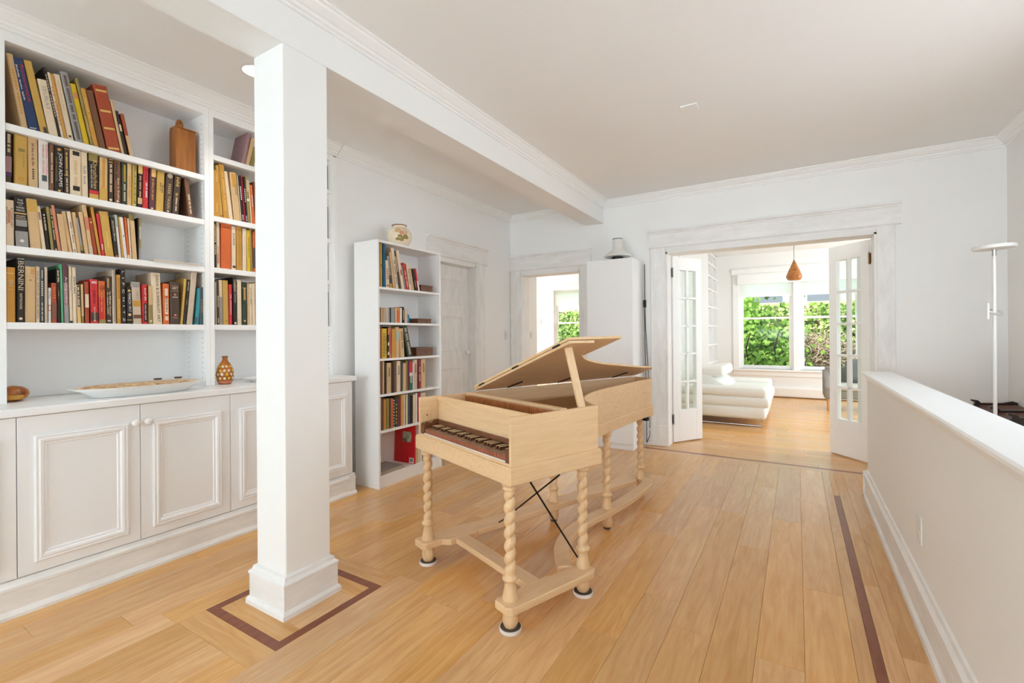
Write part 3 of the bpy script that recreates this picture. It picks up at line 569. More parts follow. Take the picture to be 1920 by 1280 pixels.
S4 = [(12, 30, 11.5, 500, 'ochre', [('b', .88, .9, 'gold', .05, .85), ('t', 'THE PENINSULA', .72, .1, .5, 'tan'), ('b', .66, .67, 'gold', .15, .8), ('b', .59, .6, 'gold', .15, .8)]),
 (31.7, 46.3, 31.7, 483.2, 'black', [('t', 'BERNINI', .73, .45, .74, 'beige', .52), ('t', 'WITTKOWER', .33, .25, .34, 'cream'), ('o', .06, .24, 'cream'), ('b', .98, 1, 'grey')]),
 (47, 67, 47, 499, 'tan', [('b', .02, .83, 'ochre', .22, .95), ('b', .026, .824, 'tan', .24, .93), ('o', .76, .12, 'olive'), ('t', 'XIX', .92, .12, .3, 'ochre', .7)]),
 (67.8, 75.8, 67.8, 499, 'cream', [('t', 'DAVID SMITH BY DAVID SMITH', .5, .84, .5, 'slate')]), (76.5, 83.4, 76, 501.2, 'slate', [('t', 'THE LIFE AND TIMES', .2, .33, .34, 'cream'), ('t', 'TITANIC', .62, .28, .55, 'beige'), ('t', 'MODERN', .88, .15, .3, 'cream')]), (84.2, 90.6, 83.6, 500, 'grey', [('b', 0, 1, 'beige', .05, .7)]),
 (91.3, 97.1, 91.3, 539, 'white', [('b', .34, .51, 'rust', .05, .95), ('b', .36, .49, 'white', .2, .8), ('t', 'Guide', .8, .2, .3, 'dark brown')]), (97.9, 107.5, 96.8, 530, 'rust', [('t', 'TALES', .75, .3, .5, 'orange'), ('b', .1, .5, 'brown')]), (108.3, 115.2, 106, 503.4, 'black', [('t', 'Daniel Smith', .86, .22, .5, 'cream'), ('t', 'a life', .55, .12, .25, 'tan')]),
 (115.9, 120.6, 112.6, 495.2, 'green'), (121.4, 129.9, 118.1, 493.6, 'mauve', [('b', .68, 1, 'plum'), ('t', 'Archipenko', .56, .44, .7, 'white'), ('b', 0, .3, 'grey')]), (131.2, 137, 128.5, 499, 'cream', [('b', 0, .04, 'black'), ('t', 'Modern Pictures', .7, .25, .3, 'grey')]), (137.2, 144.7, 135, 500.7, 'cream', [('t', 'Abraham Lucas', .68, .3, .36, 'slate')]),
 (146, 152.8, 143.2, 533.5, 'cream', [('b', .42, .99, 'dark brown', .15, .9), ('t', 'THE ART OF LIVING', .7, .48, .4, 'cream'), ('b', .02, .4, 'gold', .1, .9)]), (153.6, 158.4, 151.4, 532.4, 'olive', [('b', .18, 1, 'tan')]), (160.2, 168.2, 158.6, 527.5, 'rust', [('b', .38, .7, 'cream', .05, .95)]),
 (170.6, 185.6, 169, 523, 'red', [('h', 'OPTIMISM', .93, .7, .05, 'white'), ('t', 'THE VILLA OF DREAMS', .6, .3, .3, 'crimson'), ('b', .06, .25, 'dark brown'), ('t', 'MAX HASTINGS', .22, .3, .2, 'white'), ('o', .06, .12, 'cream')]), (186.4, 199, 184.8, 526.4, 'orange', [('h', '1434', .84, .8, .12, 'black'), ('b', .1, .62, 'red', .04, .7), ('t', 'The Year a Fleet Sailed', .5, .45, .2, 'gold', .4), ('b', 0, .09, 'olive')]),
 (199.9, 211.2, 198.3, 516.6, 'dark brown', [('t', 'The Universal Sculptors', .42, .5, .26, 'cream', .72), ('t', 'of a Forgotten Century', .42, .46, .24, 'cream', .3), ('t', 'BALANCHINE', .85, .2, .28, 'gold', .4), ('h', 'VIEWS', .06, .6, .03, 'white')]), (211.9, 218.4, 210.3, 505.6, 'beige', [('b', .03, .98, 'grey', .35, .8)]), (220.2, 227.8, 218.6, 514.5, 'ochre', [('t', 'Jacques Lipchitz', .72, .42, .5, 'dark brown'), ('t', 'My Life in Sculpture', .3, .4, .3, 'gold')]),
 (229, 237.7, 226.5, 503.5, 'black', [('t', 'L  I  P  C  H  I  T  Z', .5, .92, .44, 'white')]), (239, 249.7, 237.4, 537.4, 'black', [('t', 'MARCH 1917', .58, .5, .5, 'white', .55), ('o', .9, .25, 'gold'), ('o', .25, .3, 'tan'), ('b', .1, .115, 'gold')]), (251, 266.8, 246.8, 528, 'beige', [('b', .87, .99, 'grey'), ('t', '1493', .7, .2, .4, 'grey', .6), ('b', .42, .56, 'ochre'), ('b', .13, .22, 'brown')]),
 (268, 278.3, 266.6, 532.7, 'red', [('b', .06, .52, 'black', .3, .85), ('t', 'Dancing Days', .75, .32, .3, 'white', .6), ('t', 'Eternal South Planet', .3, .38, .24, 'white', .58)]), (279.6, 287.2, 278.5, 534.8, 'olive', [('b', .5, 1, 'tan'), ('o', .08, .3, 'cream')]), (288, 305.4, 283.5, 510.8, 'cream', [('t', 'DADA & SURREALIST ART', .5, .92, .3, 'black', .62)]),
 (307, 318.8, 306, 531, 'orange', [('b', .7, .88, 'cream', .25, .78), ('b', .25, .64, 'cream', .25, .78), ('t', 'WAR', .58, .12, .3, 'black', .5), ('t', 'THE STORY OF', .4, .2, .2, 'dark brown', .55), ('b', .1, .2, 'cream', .25, .78)]), (320, 337.8, 319, 527.5, 'dark brown', [('h', 'ART', .85, .66, .06, 'cream'), ('b', .78, .785, 'tan', .1, .9), ('b', .9, .905, 'tan', .1, .9), ('o', .7, .13, 'salmon'), ('h', 'William', .64, .55, .03, 'cream'), ('o', .22, .13, 'salmon'), ('h', 'History', .16, .5, .03, 'salmon')]),
 (338.4, 343.4, 346.2, 522.3, 'mustard'), (344.2, 349.2, 352, 524.4, 'black', [('t', 'Great Cities', .85, .2, .4, 'cream'), ('t', 'of the North', .5, .12, .3, 'tan')]), (350, 361, 359.3, 509.8, 'beige'), (366, 373.7, 371.2, 540, 'teal', [('b', .04, .2, 'slate', .05, .5)]), (375, 383, 374.4, 538, 'slate', [('t', 'The Metamorphoses', .5, .35, .2, 'gold')])]
shelf_books(-3.262, Z1[3], S4, 'fourth shelf, wide built-in bay', G)
T1 = [(453.7, 460.1, 465.5, 249.5, 'mauve'), (460.5, 468.3, 472.2, 258.2, 'tan'), (469, 476.5, 476.5, 276, 'olive')]
shelf_books(-3.255, Z2[0], T1, 'top shelf, bay beside column', G, dmax=.2)
T2 = [(401, 413.4, 400.2, 317.6, 'ochre', [('t', 'PICASSO', .85, .2, .2, 'gold'), ('t', 'PRINTS', .2, .2, .2, 'gold')]), (413.8, 419.3, 404.7, 308.7, 'mustard', [('o', .04, .3, 'rust')]), (420.2, 430.4, 410.6, 306.5, 'ochre', [('t', 'THE SCULPTURE OF LIBERTY', .5, .7, .3, 'gold')]), (430.8, 438.6, 419.5, 319.9, 'cream'), (439.6, 452, 430.6, 322, 'tan', [('b', .7, .98, 'ochre', .2, .8), ('t', 'PICTURE', .65, .22, .3, 'olive', .7)]), (452.3, 453.8, 444.8, 328, 'cream'),
 (454.2, 458.4, 447, 328, 'black', [('t', 'FRANCIS', .62, .3, .5, 'white'), ('t', 'BOOK', .1, .12, .5, 'white')]), (458.7, 461.6, 451.4, 328, 'crimson'), (461.9, 465.3, 455.9, 331, 'black', [('t', 'FRANCIS', .6, .3, .5, 'white'), ('t', 'BOOK', .1, .12, .5, 'white')]), (466, 471.3, 460.3, 329.5, 'olive', [('o', .5, .5, 'white'), ('t', 'ELEPHANTS', .8, .25, .5, 'cream')]), (471.5, 473.6, 465.5, 337.7, 'cream'), (474.2, 480, 468.5, 345.8, 'orange', [('t', 'STUDIES', .6, .3, .3, 'white')]), (480.5, 490, 476, 340, 'brown')]
shelf_books(-3.255, Z2[1], T2, 'second shelf, bay beside column', G)
T3 = [(402.6, 406.6, 401.4, 412.6, 'black', [('t', 'GIANCARLO SELLA', .6, .65, .6, 'gold')]), (407.3, 413.6, 406, 410, 'cream', [('t', 'TITIAN', .35, .2, .3, 'salmon'), ('b', .1, .3, 'salmon', .1, .6)]), (414.8, 434.3, 414.8, 416, 'orange', [('h', 'RAPHAEL', .9, .6, .02, 'rust')]), (435.3, 443.5, 434.8, 423.5, 'cream', [('t', 'DÜRER', .7, .28, .55, 'black'), ('b', .05, .1, 'dark brown', .15, .85)]), (445, 455.3, 443.7, 421.5, 'ochre', [('t', 'ALBERT PINKHAM RYDER', .5, .8, .4, 'olive')]), (455.8, 463.3, 455.5, 428, 'cream', [('t', 'Degas Landscapes', .6, .45, .3, 'tan')]), (464.2, 470.8, 463.5, 431, 'yellow', [('t', 'GEORGES BRAQUE', .6, .5, .36, 'dark brown')]), (471, 474.8, 468, 422.7, 'olive'), (475.3, 479.3, 474.8, 432.8, 'orange', [('b', .1, .6, 'slate')]), (480, 489, 479.5, 430, 'tan')]
shelf_books(-3.255, Z2[2], T3, 'third shelf, bay beside column', G)
T4 = [(402.6, 405, 402, 524.3, 'black'), (405.2, 407.4, 404.2, 528.5, 'cream'), (407.6, 411.6, 406.4, 529.3, 'dark brown', [('t', 'ENGLISH', .55, .28, .5, 'cream'), ('t', 'BOOK', .1, .12, .5, 'cream')]), (412.3, 418.3, 411, 524.3, 'cream', [('b', 0, .62, 'grey', .05, .95)]), (419.4, 430.2, 417.7, 525, 'mustard', [('b', .08, .1, 'dark brown', .5, .65)]), (430.8, 436.8, 430, 532.7, 'red', [('t', 'THE SCULPTURES', .5, .5, .24, 'white')]), (438.7, 444.8, 437, 519.3, 'black', [('t', 'CHARDIN', .82, .26, .6, 'cream'), ('t', 'ROSENBERG', .56, .2, .4, 'grey'), ('o', .04, .35, 'white')]), (446, 454, 445, 525, 'cream'), (455, 464, 454.3, 528.5, 'dark green', [('t', 'DELACROIX', .72, .28, .4, 'gold'), ('b', .86, .87, 'gold'), ('o', .1, .2, 'gold')]), (464.7, 467.8, 463.9, 531, 'tan'), (468.1, 473.4, 467.5, 531.5, 'cream', [('t', 'Drawings by Masters', .7, .4, .3, 'slate')]), (474, 479.6, 473, 531, 'cream', [('t', 'CONSTABLE', .7, .36, .4, 'tan')]), (480.2, 490, 479.5, 528, 'beige')]
shelf_books(-3.255, Z2[3], T4, 'fourth shelf, bay beside column', G)
# a few books seen past the far side of the column
for zi, (hh, cc) in enumerate((( .20, 'black'), (.27, 'dark brown'), (.29, 'grey'), (.28, 'slate'))):
    for j, (yy, c2) in enumerate(((2.432, cc), (2.398, 'tan'), (2.364, 'brown'))):
        book(-3.262, Z2[zi], yy, .032, hh-.012*j, 0, c2, .18, (), f'{c2} book, {NUM[j]} from wall end, {NUM[zi]} shelf behind the column', G)
GB = 'books in the white bookcase'; XB = BX-.022
A1 = [(711.6, 713.4, 711.6, 455.5, 'brown'), (714, 718.1, 713.5, 455.6, 'mustard', [('o', .5, .3, 'brown')]), (719, 723.3, 718.3, 456.5, 'blue'), (724.8, 731.3, 723.4, 487.2, 'cream', [('t', 'HOMER', .5, .4, .4, 'orange'), ('o', .08, .25, 'rust')]), (732, 736.7, 726, 479.6, 'grey', [('b', 0, .14, 'ochre'), ('b', .14, .4, 'slate')]), (738.2, 741.8, 730.2, 473.3, 'tan'), (743.2, 749, 733.8, 464.3, 'cream', [('t', 'THE PAINTED GARDEN', .4, .6, .3, 'dark brown')]), (749.5, 753.3, 739, 470, 'dark brown', [('t', 'ANTIQUITY', .65, .4, .6, 'cream')]), (754.4, 759.6, 743.2, 469.3, 'cream', [('b', .36, .5, 'rust', .3, .7)]), (761, 763.3, 753, 496.7, 'grey'), (763.9, 768.1, 754.9, 492.6, 'red', [('t', 'FROM THE BALLET', .4, .6, .4, 'white')]), (768.8, 773.1, 762.5, 494, 'cream', [('t', 'STORY OF DESIGN', .5, .6, .4, 'brown')]), (773.7, 778.5, 767, 502.5, 'tan'), (779.6, 783.8, 773.3, 503.4, 'black', [('t', 'NIGHT', .3, .3, .4, 'grey')]), (784.5, 787.5, 777.8, 503.4, 'red', [('b', 0, .45, 'white')])]
shelf_books(XB, ZBL[0], A1, 'top shelf, white bookcase', GB)
A2 = [(712.4, 714.9, 712.4, 576.2, 'brown'), (715.1, 718.8, 715.1, 576.2, 'tan'), (719.2, 722.6, 719.2, 576.5, 'beige'), (722.9, 726.5, 722.9, 576.5, 'beige'), (726.7, 728.2, 726.7, 577, 'white'), (728.4, 732, 728.4, 577, 'grey'), (732.3, 734.7, 732.3, 577, 'slate'), (734.9, 736, 734.9, 577, 'white'), (736.2, 741.5, 736.2, 576.5, 'grey'), (742, 743.8, 742, 577, 'cream'), (744, 750.4, 744, 575.8, 'orange', [('b', .8, .98, 'ochre')]), (750.8, 754.7, 750.8, 577, 'white'), (755.1, 758.7, 755.1, 575.2, 'black', [('t', 'ORCHESTRA', .5, .6, .5, 'gold')]), (759.3, 764.6, 759.3, 579.5, 'beige')]
shelf_books(XB, ZBL[1], A2, 'second shelf, white bookcase', 'small cases in the white bookcase', dmax=.14)
A3 = [(712.4, 714, 712.4, 615.7, 'cream'), (714.3, 716.6, 714.3, 613, 'rust'), (717, 726.8, 717, 615.7, 'yellow', [('t', 'INVENTING', .45, .8, .4, 'olive', .4), ('t', 'THE MODERN', .45, .6, .2, 'olive', .75)]), (727.2, 729.9, 727.2, 612, 'black', [('b', .1, .2, 'white'), ('b', .4, .5, 'white'), ('b', .75, .95, 'salmon')]), (730.4, 734.6, 729.6, 613.5, 'salmon', [('t', 'HELLENISTIC', .5, .7, .5, 'red')]), (735, 742.2, 735, 616.6, 'ochre'), (742.8, 750.4, 742, 613, 'tan', [('b', .56, .86, 'mint', .2, .95)]), (751.8, 759.4, 748.8, 615.7, 'tan', [('t', 'ENGLISH VERSE', .6, .6, .3, 'brown')]), (765.2, 774.4, 754.9, 613, 'dark green', [('t', 'THE GREAT EXPLORERS', .5, .9, .4, 'beige', .5)])]
shelf_books(XB, ZBL[2], A3, 'third shelf, white bookcase', GB)
def pix(v, s, o): return o+v/s
A4 = [(120, 210, 190, 'brown'), (215, 270, 195, 'tan'), (275, 330, 275, 'black'), (335, 468, 250, 'tan'), (475, 540, 200, 'black'), (545, 630, 180, 'brown'), (635, 750, 190, 'cream'), (760, 813, 205, 'slate'), (820, 913, 255, 'tan'), (918, 950, 170, 'olive'), (955, 1004, 195, 'purple'), (1010, 1104, 215, 'red'), (1110, 1136, 230, 'white'), (1140, 1260, 148, 'beige'), (1264, 1284, 150, 'black'), (1286, 1358, 145, 'crimson'), (1364, 1490, 132, 'tan')]
shelf_books(XB, ZBL[3], [(pix(a, 16, 705)+(.6 if i == 0 else 0), pix(b, 16, 705), pix(a, 16, 705)+(.6 if i == 0 else 0), pix(y, 16, 665), c, [('b', .5, .62, 'white'), ('b', 0, .5, 'forest'), ('t', 'TUSCANY', .42, .35, .5, 'cream')] if c == 'red' else [('t', 'THE BOOK', .5, .5, .3, 'white')] if c == 'crimson' else [('t', 'LETTERS', .7, .3, .3, 'dark brown')] if i in (3, 6, 13, 16) else ()) for i, (a, b, y, c) in enumerate(A4)], 'fourth shelf, white bookcase', GB)
A5 = [(120, 180, 255, 'beige'), (185, 240, 300, 'brown'), (245, 325, 300, 'ochre'), (330, 410, 280, 'olive'), (415, 455, 260, 'dark brown'), (463, 530, 280, 'orange'), (535, 575, 270, 'black'), (580, 640, 230, 'dark green'), (645, 700, 250, 'plum'), (705, 758, 240, 'crimson'), (765, 830, 160, 'mustard'), (835, 870, 150, 'cream'), (875, 905, 150, 'grey'), (910, 960, 130, 'cream'), (965, 1030, 180, 'slate'), (1035, 1075, 200, 'black'), (1080, 1115, 190, 'black'), (1120, 1198, 165, 'cream'), (1205, 1250, 110, 'white'), (1256, 1340, 100, 'crimson'), (1346, 1500, 108, 'beige')]
shelf_books(XB, ZBL[4], [(pix(a, 16, 705)+(.6 if i == 0 else 0), pix(b, 16, 705), pix(a, 16, 705)+(.6 if i == 0 else 0), pix(y, 16, 730), c, [('b', .1*q, .1*q+.05, 'white', .1, .7) for q in range(10)] if i == 6 else [('b', .12*q, .12*q+.05, 'yellow', .3, .8) for q in range(1, 7)] if i == 7 else ()) for i, (a, b, y, c) in enumerate(A5)], 'fifth shelf, white bookcase', GB, maxz=.265)
# bottom tier: tall red book tipped against others, flat magazines
A6 = [(779.5, 784, 779.5, 838, 'tan'), (784.3, 788, 784.3, 838, 'cream'), (788.3, 792.5, 788.3, 840, 'white'), (792.8, 797, 792.8, 838, 'olive')]
shelf_books(XB, .10, A6, 'bottom shelf, white bookcase', GB)
Yr0, Yr1 = colY(776.6, XB, .10), colY(779.2, XB, .10)
rb = book(XB, .10, Yr1, .016, .335, -.055, 'crimson', .25, (), 'tall red picture book with barcode leaning on the bottom shelf of white bookcase', GB)
REDG = mat('glossy_red_cover', (196, 10, 24), .25, .5, var=.05, vscale=4)
rb.children[0].data.materials[0] = REDG
PICT = mat('printed_landscape_picture', (196, 190, 168), .4, .3, col2=(52, 58, 34), vscale=26)
B(-.152, -.045, -.0172, -.0160, .185, .275).build('cover_picture', PICT, rb)
bcode = B(-.062, -.008, -.0172, -.0160, .006, .05).build('barcode_label', bmat('white'), rb)
mbq = MB()
for q in range(9): mbq.box(-.056+q*.0046, -.0536+q*.0046+(q % 3)*.0006, -.0175, -.0171, .014, .044)
mbq.build('barcode_bars', BLACKP, bcode)
for k, (c, dx, w) in enumerate((('grey', 0, .3), ('white', .006, .29), ('beige', .0, .285), ('grey', .01, .27))):
    mg = thing('magazine', (XB-.11-dx, BY0+.17, .1005+k*.0062), f'thin {c} magazine lying flat, {NUM[k]} from bottom of pile in white bookcase', 'magazine', 'flat magazines in the white bookcase')
    MB().prism([(-.105, 0), (.105, 0), (.105, .0012), (-.1, .0012), (-.1, .0048), (.105, .0048), (.105, .006), (-.105, .006)], 'y', -w/2, w/2).build('cover', bmat(c), mg)
    B(-.1, .103, -w/2+.001, w/2-.001, .0013, .0047).build('page_block', PAGES, mg)
# ------------------------------------------------------------------ harpsichord
HP = thing('harpsichord', (-1.7941, 1.9042, 0), 'unvarnished pale maple harpsichord with open lid on barley-twist legs', 'harpsichord', rz=-.362)
HI = Matrix.Translation((-1.7941, 1.9042, 0)) @ Matrix.Rotation(-.362, 4, 'Z'); HI = HI.inverted()
def hl(x, y, z): return HI @ onZ(x, y, z)
HW, HC = .858, .544
def smoothpath(P, n=6):
    out = []
    for i in range(len(P)-1):
        p0 = P[max(i-1, 0)]; p1 = P[i]; p2 = P[i+1]; p3 = P[min(i+2, len(P)-1)]
        for k in range(n):
            t = k/n
            out.append(tuple(.5*((2*p1[j])+(-p0[j]+p2[j])*t+(2*p0[j]-5*p1[j]+4*p2[j]-p3[j])*t*t+(-p0[j]+3*p1[j]-3*p2[j]+p3[j])*t**3) for j in range(2)))
    return out+[P[-1]]
def offset(P, d):
    out = []
    for i in range(len(P)):
        a = P[max(i-1, 0)]; b = P[min(i+1, len(P)-1)]; dx, dy = b[0]-a[0], b[1]-a[1]; l = math.hypot(dx, dy) or 1
        out.append((P[i][0]+dy/l*d, P[i][1]-dx/l*d))
    return out
BENT = smoothpath([(HW-.014, HC-.004), (.80, .556), (.70, .612), (.605, .705), (.512, .85), (.424, 1.06), (.352, 1.30), (.285, 1.53), (.240, 1.70), (.222, 1.80), (.200, 1.865), (.15, 1.895), (.08, 1.90), (.014, 1.90)], 5)
BIN = offset(BENT, -.013); BOUT = offset(BENT, .014); ZT = .900; ZR0, ZR1 = .622, .696
ROUT = [(0, 1.914)]+[(0, 0), (HW, 0), (HW, HC+.004)]+BOUT[1:]
# base rim
mb = MB().prism([(0, 1.915), (0, 0), (HW, 0), (HW, HC+.006)]+BOUT[2:-1]+[(.02, 1.915)], 'z', ZR0, ZR1-.006)
mb.build('base_rim', MAPLE, HP, bevel=.003)
MB().prism([(.005, 1.90), (.005, .005), (HW-.005, .005), (HW-.005, HC)]+offset(BENT, .008)[2:-1]+[(.02, 1.908)], 'z', ZR1-.006, ZR1).build('rim_moulding', MAPLE, HP)
B(.014, .028, .014, 1.90, ZR1-.004, ZT).build('spine_wall', MAPLE, HP, bevel=.001)
B(HW-.028, HW-.014, .014, HC-.004, ZR1-.004, ZT).build('cheek_wall', MAPLE, HP, bevel=.001)
MB().ribbon(BENT, BIN, ZR1-.004, ZT).build('bentside', MAPLE, HP, smooth=40)
B(.028, HW-.028, .125, .139, .757, ZT).build('nameboard', MAPLEX, HP, bevel=.001)
B(.028, HW-.028, .119, .125, ZT-.018, ZT-.006).build('nameboard_bead', MAPLEX, HP)
# wrestplank, jacks, jack rail, soundboard
B(.028, HW-.028, .139, .30, .815, .835).build('wrestplank', MAPLEX, HP)
B(.028, HW-.028, .31, .352, ZT-.028, ZT+.004).build('jack_rail', MAPLEX, HP, bevel=.003)
mj = MB()
for k in range(54):
    u = .10+k*.0133; mj.box(u, u+.0072, .262, .288, .835, .896); mj.box(u+.002, u+.0065, .288, .293, .835, .888)
mj.build('jacks', mat('red_brown_jack_wood', (190, 120, 72), .5, .3, var=.35, vscale=40), HP, kind='stuff')
mp_ = MB()
for k in range(54):
    u = .08+k*.0138; mp_.lathe([(.0022, 0), (.0022, .022), (.001, .024)], 6, (u, .18+.03*(k % 2), .835))
mp_.build('tuning_pins', STEEL, HP, kind='stuff')
SBP = [(.028, 1.887), (.028, .30), (HW-.028, .30), (HW-.028, .52)]+offset(BENT, -.012)[2:-1]
MB().prism(SBP, 'z', .80, .806).build('soundboard', SOUND, HP)
br = smoothpath([(.70, .56), (.56, .66), (.46, .85), (.38, 1.05), (.30, 1.30), (.22, 1.55), (.16, 1.75)], 4)
MB().ribbon(br, offset(br, -.012), .806, .822).build('bridge', BROWNW, HP)
ms = MB()
for k in range(36):
    a = (.08+k*.0205, .30); i = int((1-k/36)*(len(br)-1)); b_ = br[i]
    ms.tube([(a[0], a[1], .838), (b_[0], b_[1], .824)], .0005, 3)
ms.build('strings', BRASS, HP, kind='stuff')
# keyboard
B(.03, HW-.03, .018, .135, ZR1, .705).build('key_frame', MAPLEX, HP)
B(.028, HW-.028, .108, .125, .752, .772).build('name_batten', BROWNW, HP, bevel=.002)
B(.06, HW-.06, .022, .026, .7055, .711).build('key_slip', bmat('white'), HP)
NK, U0, U1 = 31, .064, HW-.064; kw = (U1-U0)/NK
for k in range(NK):
    u = U0+k*kw
    kk = B(u+.0006, u+kw-.0006, .030, .118, .708, .733).build('natural_key', KEYD, HP, bevel=.001)
    fp = B(u+.001, u+kw-.001, .0275, .030, .709, .7315).build('key_front', KEYF, kk)
    if (k+3) % 7 not in (2, 6):
        us = u+kw-.0045
        sk = MB().add([(us, .058, .733), (us+.009, .058, .733), (us+.009, .118, .733), (us, .118, .733), (us+.001, .062, .747), (us+.008, .062, .747), (us+.008, .118, .747), (us+.001, .118, .747)],
                      [(0, 3, 2, 1), (4, 5, 6, 7), (0, 1, 5, 4), (1, 2, 6, 5), (2, 3, 7, 6), (3, 0, 4, 7)]).build('sharp_key', SHARP, HP)
        B(us+.0008, us+.0082, .0612, .118, .747, .7492).build('key_cap', MAPLE, sk)
# scrolled end blocks and bracket
def scroll(u0, u1, name, m, pts):
    MB().prism(pts, 'x', u0, u1).build(name, m, HP, bevel=.001)
scr = [(.020, .705), (.118, .705), (.118, .772), (.100, .770), (.088, .758), (.076, .752), (.066, .756), (.056, .764), (.046, .760), (.040, .750), (.034, .758), (.026, .760), (.020, .752)]
scroll(.0285, .062, 'end_block', BROWNW, scr); scroll(HW-.062, HW-.0285, 'end_block', BROWNW, scr)
brk = [(.020, .764), (.124, .774), (.124, .868), (.112, .872), (.104, .862), (.100, .848), (.088, .852), (.078, .842), (.074, .828), (.060, .824), (.048, .816), (.044, .806), (.036, .812), (.026, .806), (.020, .796)]
scroll(.0285, .037, 'scroll_bracket', MAPLEZ, brk)
MB().lathe([(.004, 0), (.004, .006), (.002, .008)], 10).xf(Matrix.Translation((.037, .052, .802)) @ Matrix.Rotation(math.pi/2, 4, 'Y')).build('bracket_peg', BROWNW, HP)
# stretcher
ZS0, ZS1 = .098, .132
def part(name, mb, m, bev=.004): return mb.build(name, m, HP, bevel=bev)
part('stretcher_rail', MB().prism([(.022, -.018), (.100, -.018), (.118, .0), (.118, .10), (.150, .135), (.150, .30), (.138, .32), (.138, 1.76), (.105, 1.80), (.03, 1.80), (.02, 1.79), (.02, .32), (.008, .3), (.008, .0)], 'z', ZS0, ZS1), MAPLE)
part('stretcher_rail', MB().prism([(HW-.09, -.018), (HW-.012, -.018), (HW+.006, .0), (HW+.006, .48), (HW-.012, .512), (HW-.078, .512), (HW-.095, .49), (HW-.095, .3), (HW-.105, .28), (HW-.105, .13), (HW-.095, .1), (HW-.105, .0)], 'z', ZS0, ZS1), MAPLE)
part('cross_rail', B(.14, HW-.098, .165, .245, ZS0+.002, ZS1-.002), MAPLEX)
SB = smoothpath([(HW-.09, .445), (.69, .50), (.60, .585), (.515, .72), (.455, .92), (.425, 1.14), (.385, 1.35), (.335, 1.55), (.29, 1.70), (.25, 1.80), (.18, 1.862), (.10, 1.872), (.02, 1.865)], 5)
part('bent_rail', MB().ribbon(SB, offset(SB, -.078), ZS0, ZS1), MAPLE, .003)
# barley-twist legs with bun feet and caster cups
def leg(u, v, parent):
    n = 28; R = []
    def ring(z, r, ox=0, oy=0): R.append([(u+ox+r*math.cos(2*math.pi*k/n), v+oy+r*math.sin(2*math.pi*k/n), z) for k in range(n)])
    for r, z in ((.034, ZS1), (.034, .142), (.031, .150), (.026, .178), (.023, .200), (.026, .208), (.033, .214), (.034, .220), (.030, .227), (.024, .232)): ring(z, r)
    za, zb_ = .236, .585; m = 130
    for i in range(m+1):
        t = i/m; e = min(1, t*14, (1-t)*14); a = 2*math.pi*(zb_-za)*t/.0535; z = za+(zb_-za)*t
        R.append([(u+rr*math.cos(q), v+rr*math.sin(q), z) for q, rr in [(2*math.pi*k/n, .0150+.0105*(e*abs(math.sin((2*math.pi*k/n-a)/2))**.8+(1-e)*.8)) for k in range(n)]])
    for r, z in ((.026, .590), (.031, .595), (.031, .603), (.027, .607), (.034, .612), (.034, ZR0)): ring(z, r)
    lg = MB().rings(R).build('leg', MAPLEZ, parent, smooth=50)
    MB().lathe([(.016, .098), (.018, .092), (.030, .075), (.034, .055), (.033, .035), (.026, .018), (.020, .012)], 20, (u, v, 0)).build('bun_foot', MAPLEZ, lg, smooth=60)
    return lg
LEGS = [(.0616, .042), (HW-.0616, .042), (HW-.0616, .480), (.070, .965), (.375, 1.145), (.130, 1.815)]
for i, (u, v) in enumerate(LEGS):
    lg = leg(u, v, HP)
    if i > 2:
        MB().lathe([(.018, 0), (.022, .004), (.024, .02)], 20, (u, v, 0)).build('felt_pad', mat('dark_felt', (92, 80, 66), .9), lg); continue
    MB().lathe([(.046, 0), (.048, .006), (.047, .015), (.0445, .0155)], 28, (u, v, 0)).build('caster_cup', bmat('white'), lg, smooth=40)
    MB().lathe([(.044, .0152), (.043, .0172), (.034, .0162)], 28, (u, v, 0)).build('felt_pad', mat('dark_felt', (92, 80, 66), .9), lg)
# iron braces
a0, a1 = hl(1049, 890, ZR0), hl(936, 980, ZS1); b0, b1 = hl(994, 903, ZR0), hl(1090, 1056, ZS1)
d = (a1-a0); MB().tube([a0, a0+d*.93, a0+d*.97+Vector((0, 0, .004)), a1+Vector((0, 0, .004))], .0042, 8).build('iron_brace', IRON, HP)
MB().tube([b0, b1], .0042, 8).build('iron_brace', IRON, HP)
# lid: main flap hinged on the spine, front flap folded back on it
LA = math.radians(19.9); VF = .385
def lidm(extra=0): return Matrix.Translation((0.008, 0, ZT+.006)) @ Matrix.Rotation(-LA-extra, 4, 'Y')
LOUT = offset(BENT, .012)
lid_poly = [(0, 1.91), (0, VF), (HW, VF), (HW, HC+.012)]+LOUT[2:-1]+[(.02, 1.912)]
lid = MB().prism(lid_poly, 'z', 0, .014).xf(lidm()).build('lid', MAPLE, HP, bevel=.002)
fl = MB().prism([(0, VF-.002), (HW, VF-.002), (HW, .0), (0, .0)], 'z', 0, .014)
FA = math.radians(179.3)
fm = lidm() @ Matrix.Translation((0, VF, .018)) @ Matrix.Rotation(FA, 4, 'X') @ Matrix.Translation((0, -VF, -.0))
# rotating the flap by FA about its hinge line lays it on the lid
fl.v = [(p[0], p[1]-VF, p[2]) for p in fl.v]
flap = fl.xf(lidm() @ Matrix.Translation((0, VF, .031)) @ Matrix.Rotation(-FA, 4, 'X')).build('lid_flap', MAPLEX, HP, bevel=.002)
for w in (.06, .40, .74):
    B(w, w+.05, VF-.004, VF+.014, .0125, .02).xf(lidm()).build('flap_hinge', IRON, lid)
for v in (.62, 1.05, 1.62):
    MB().tube([Vector((.02, v, -.003)), Vector((.15, v+.02, -.004))], .004, 6).xf(lidm()).build('lid_strap', IRON, lid)
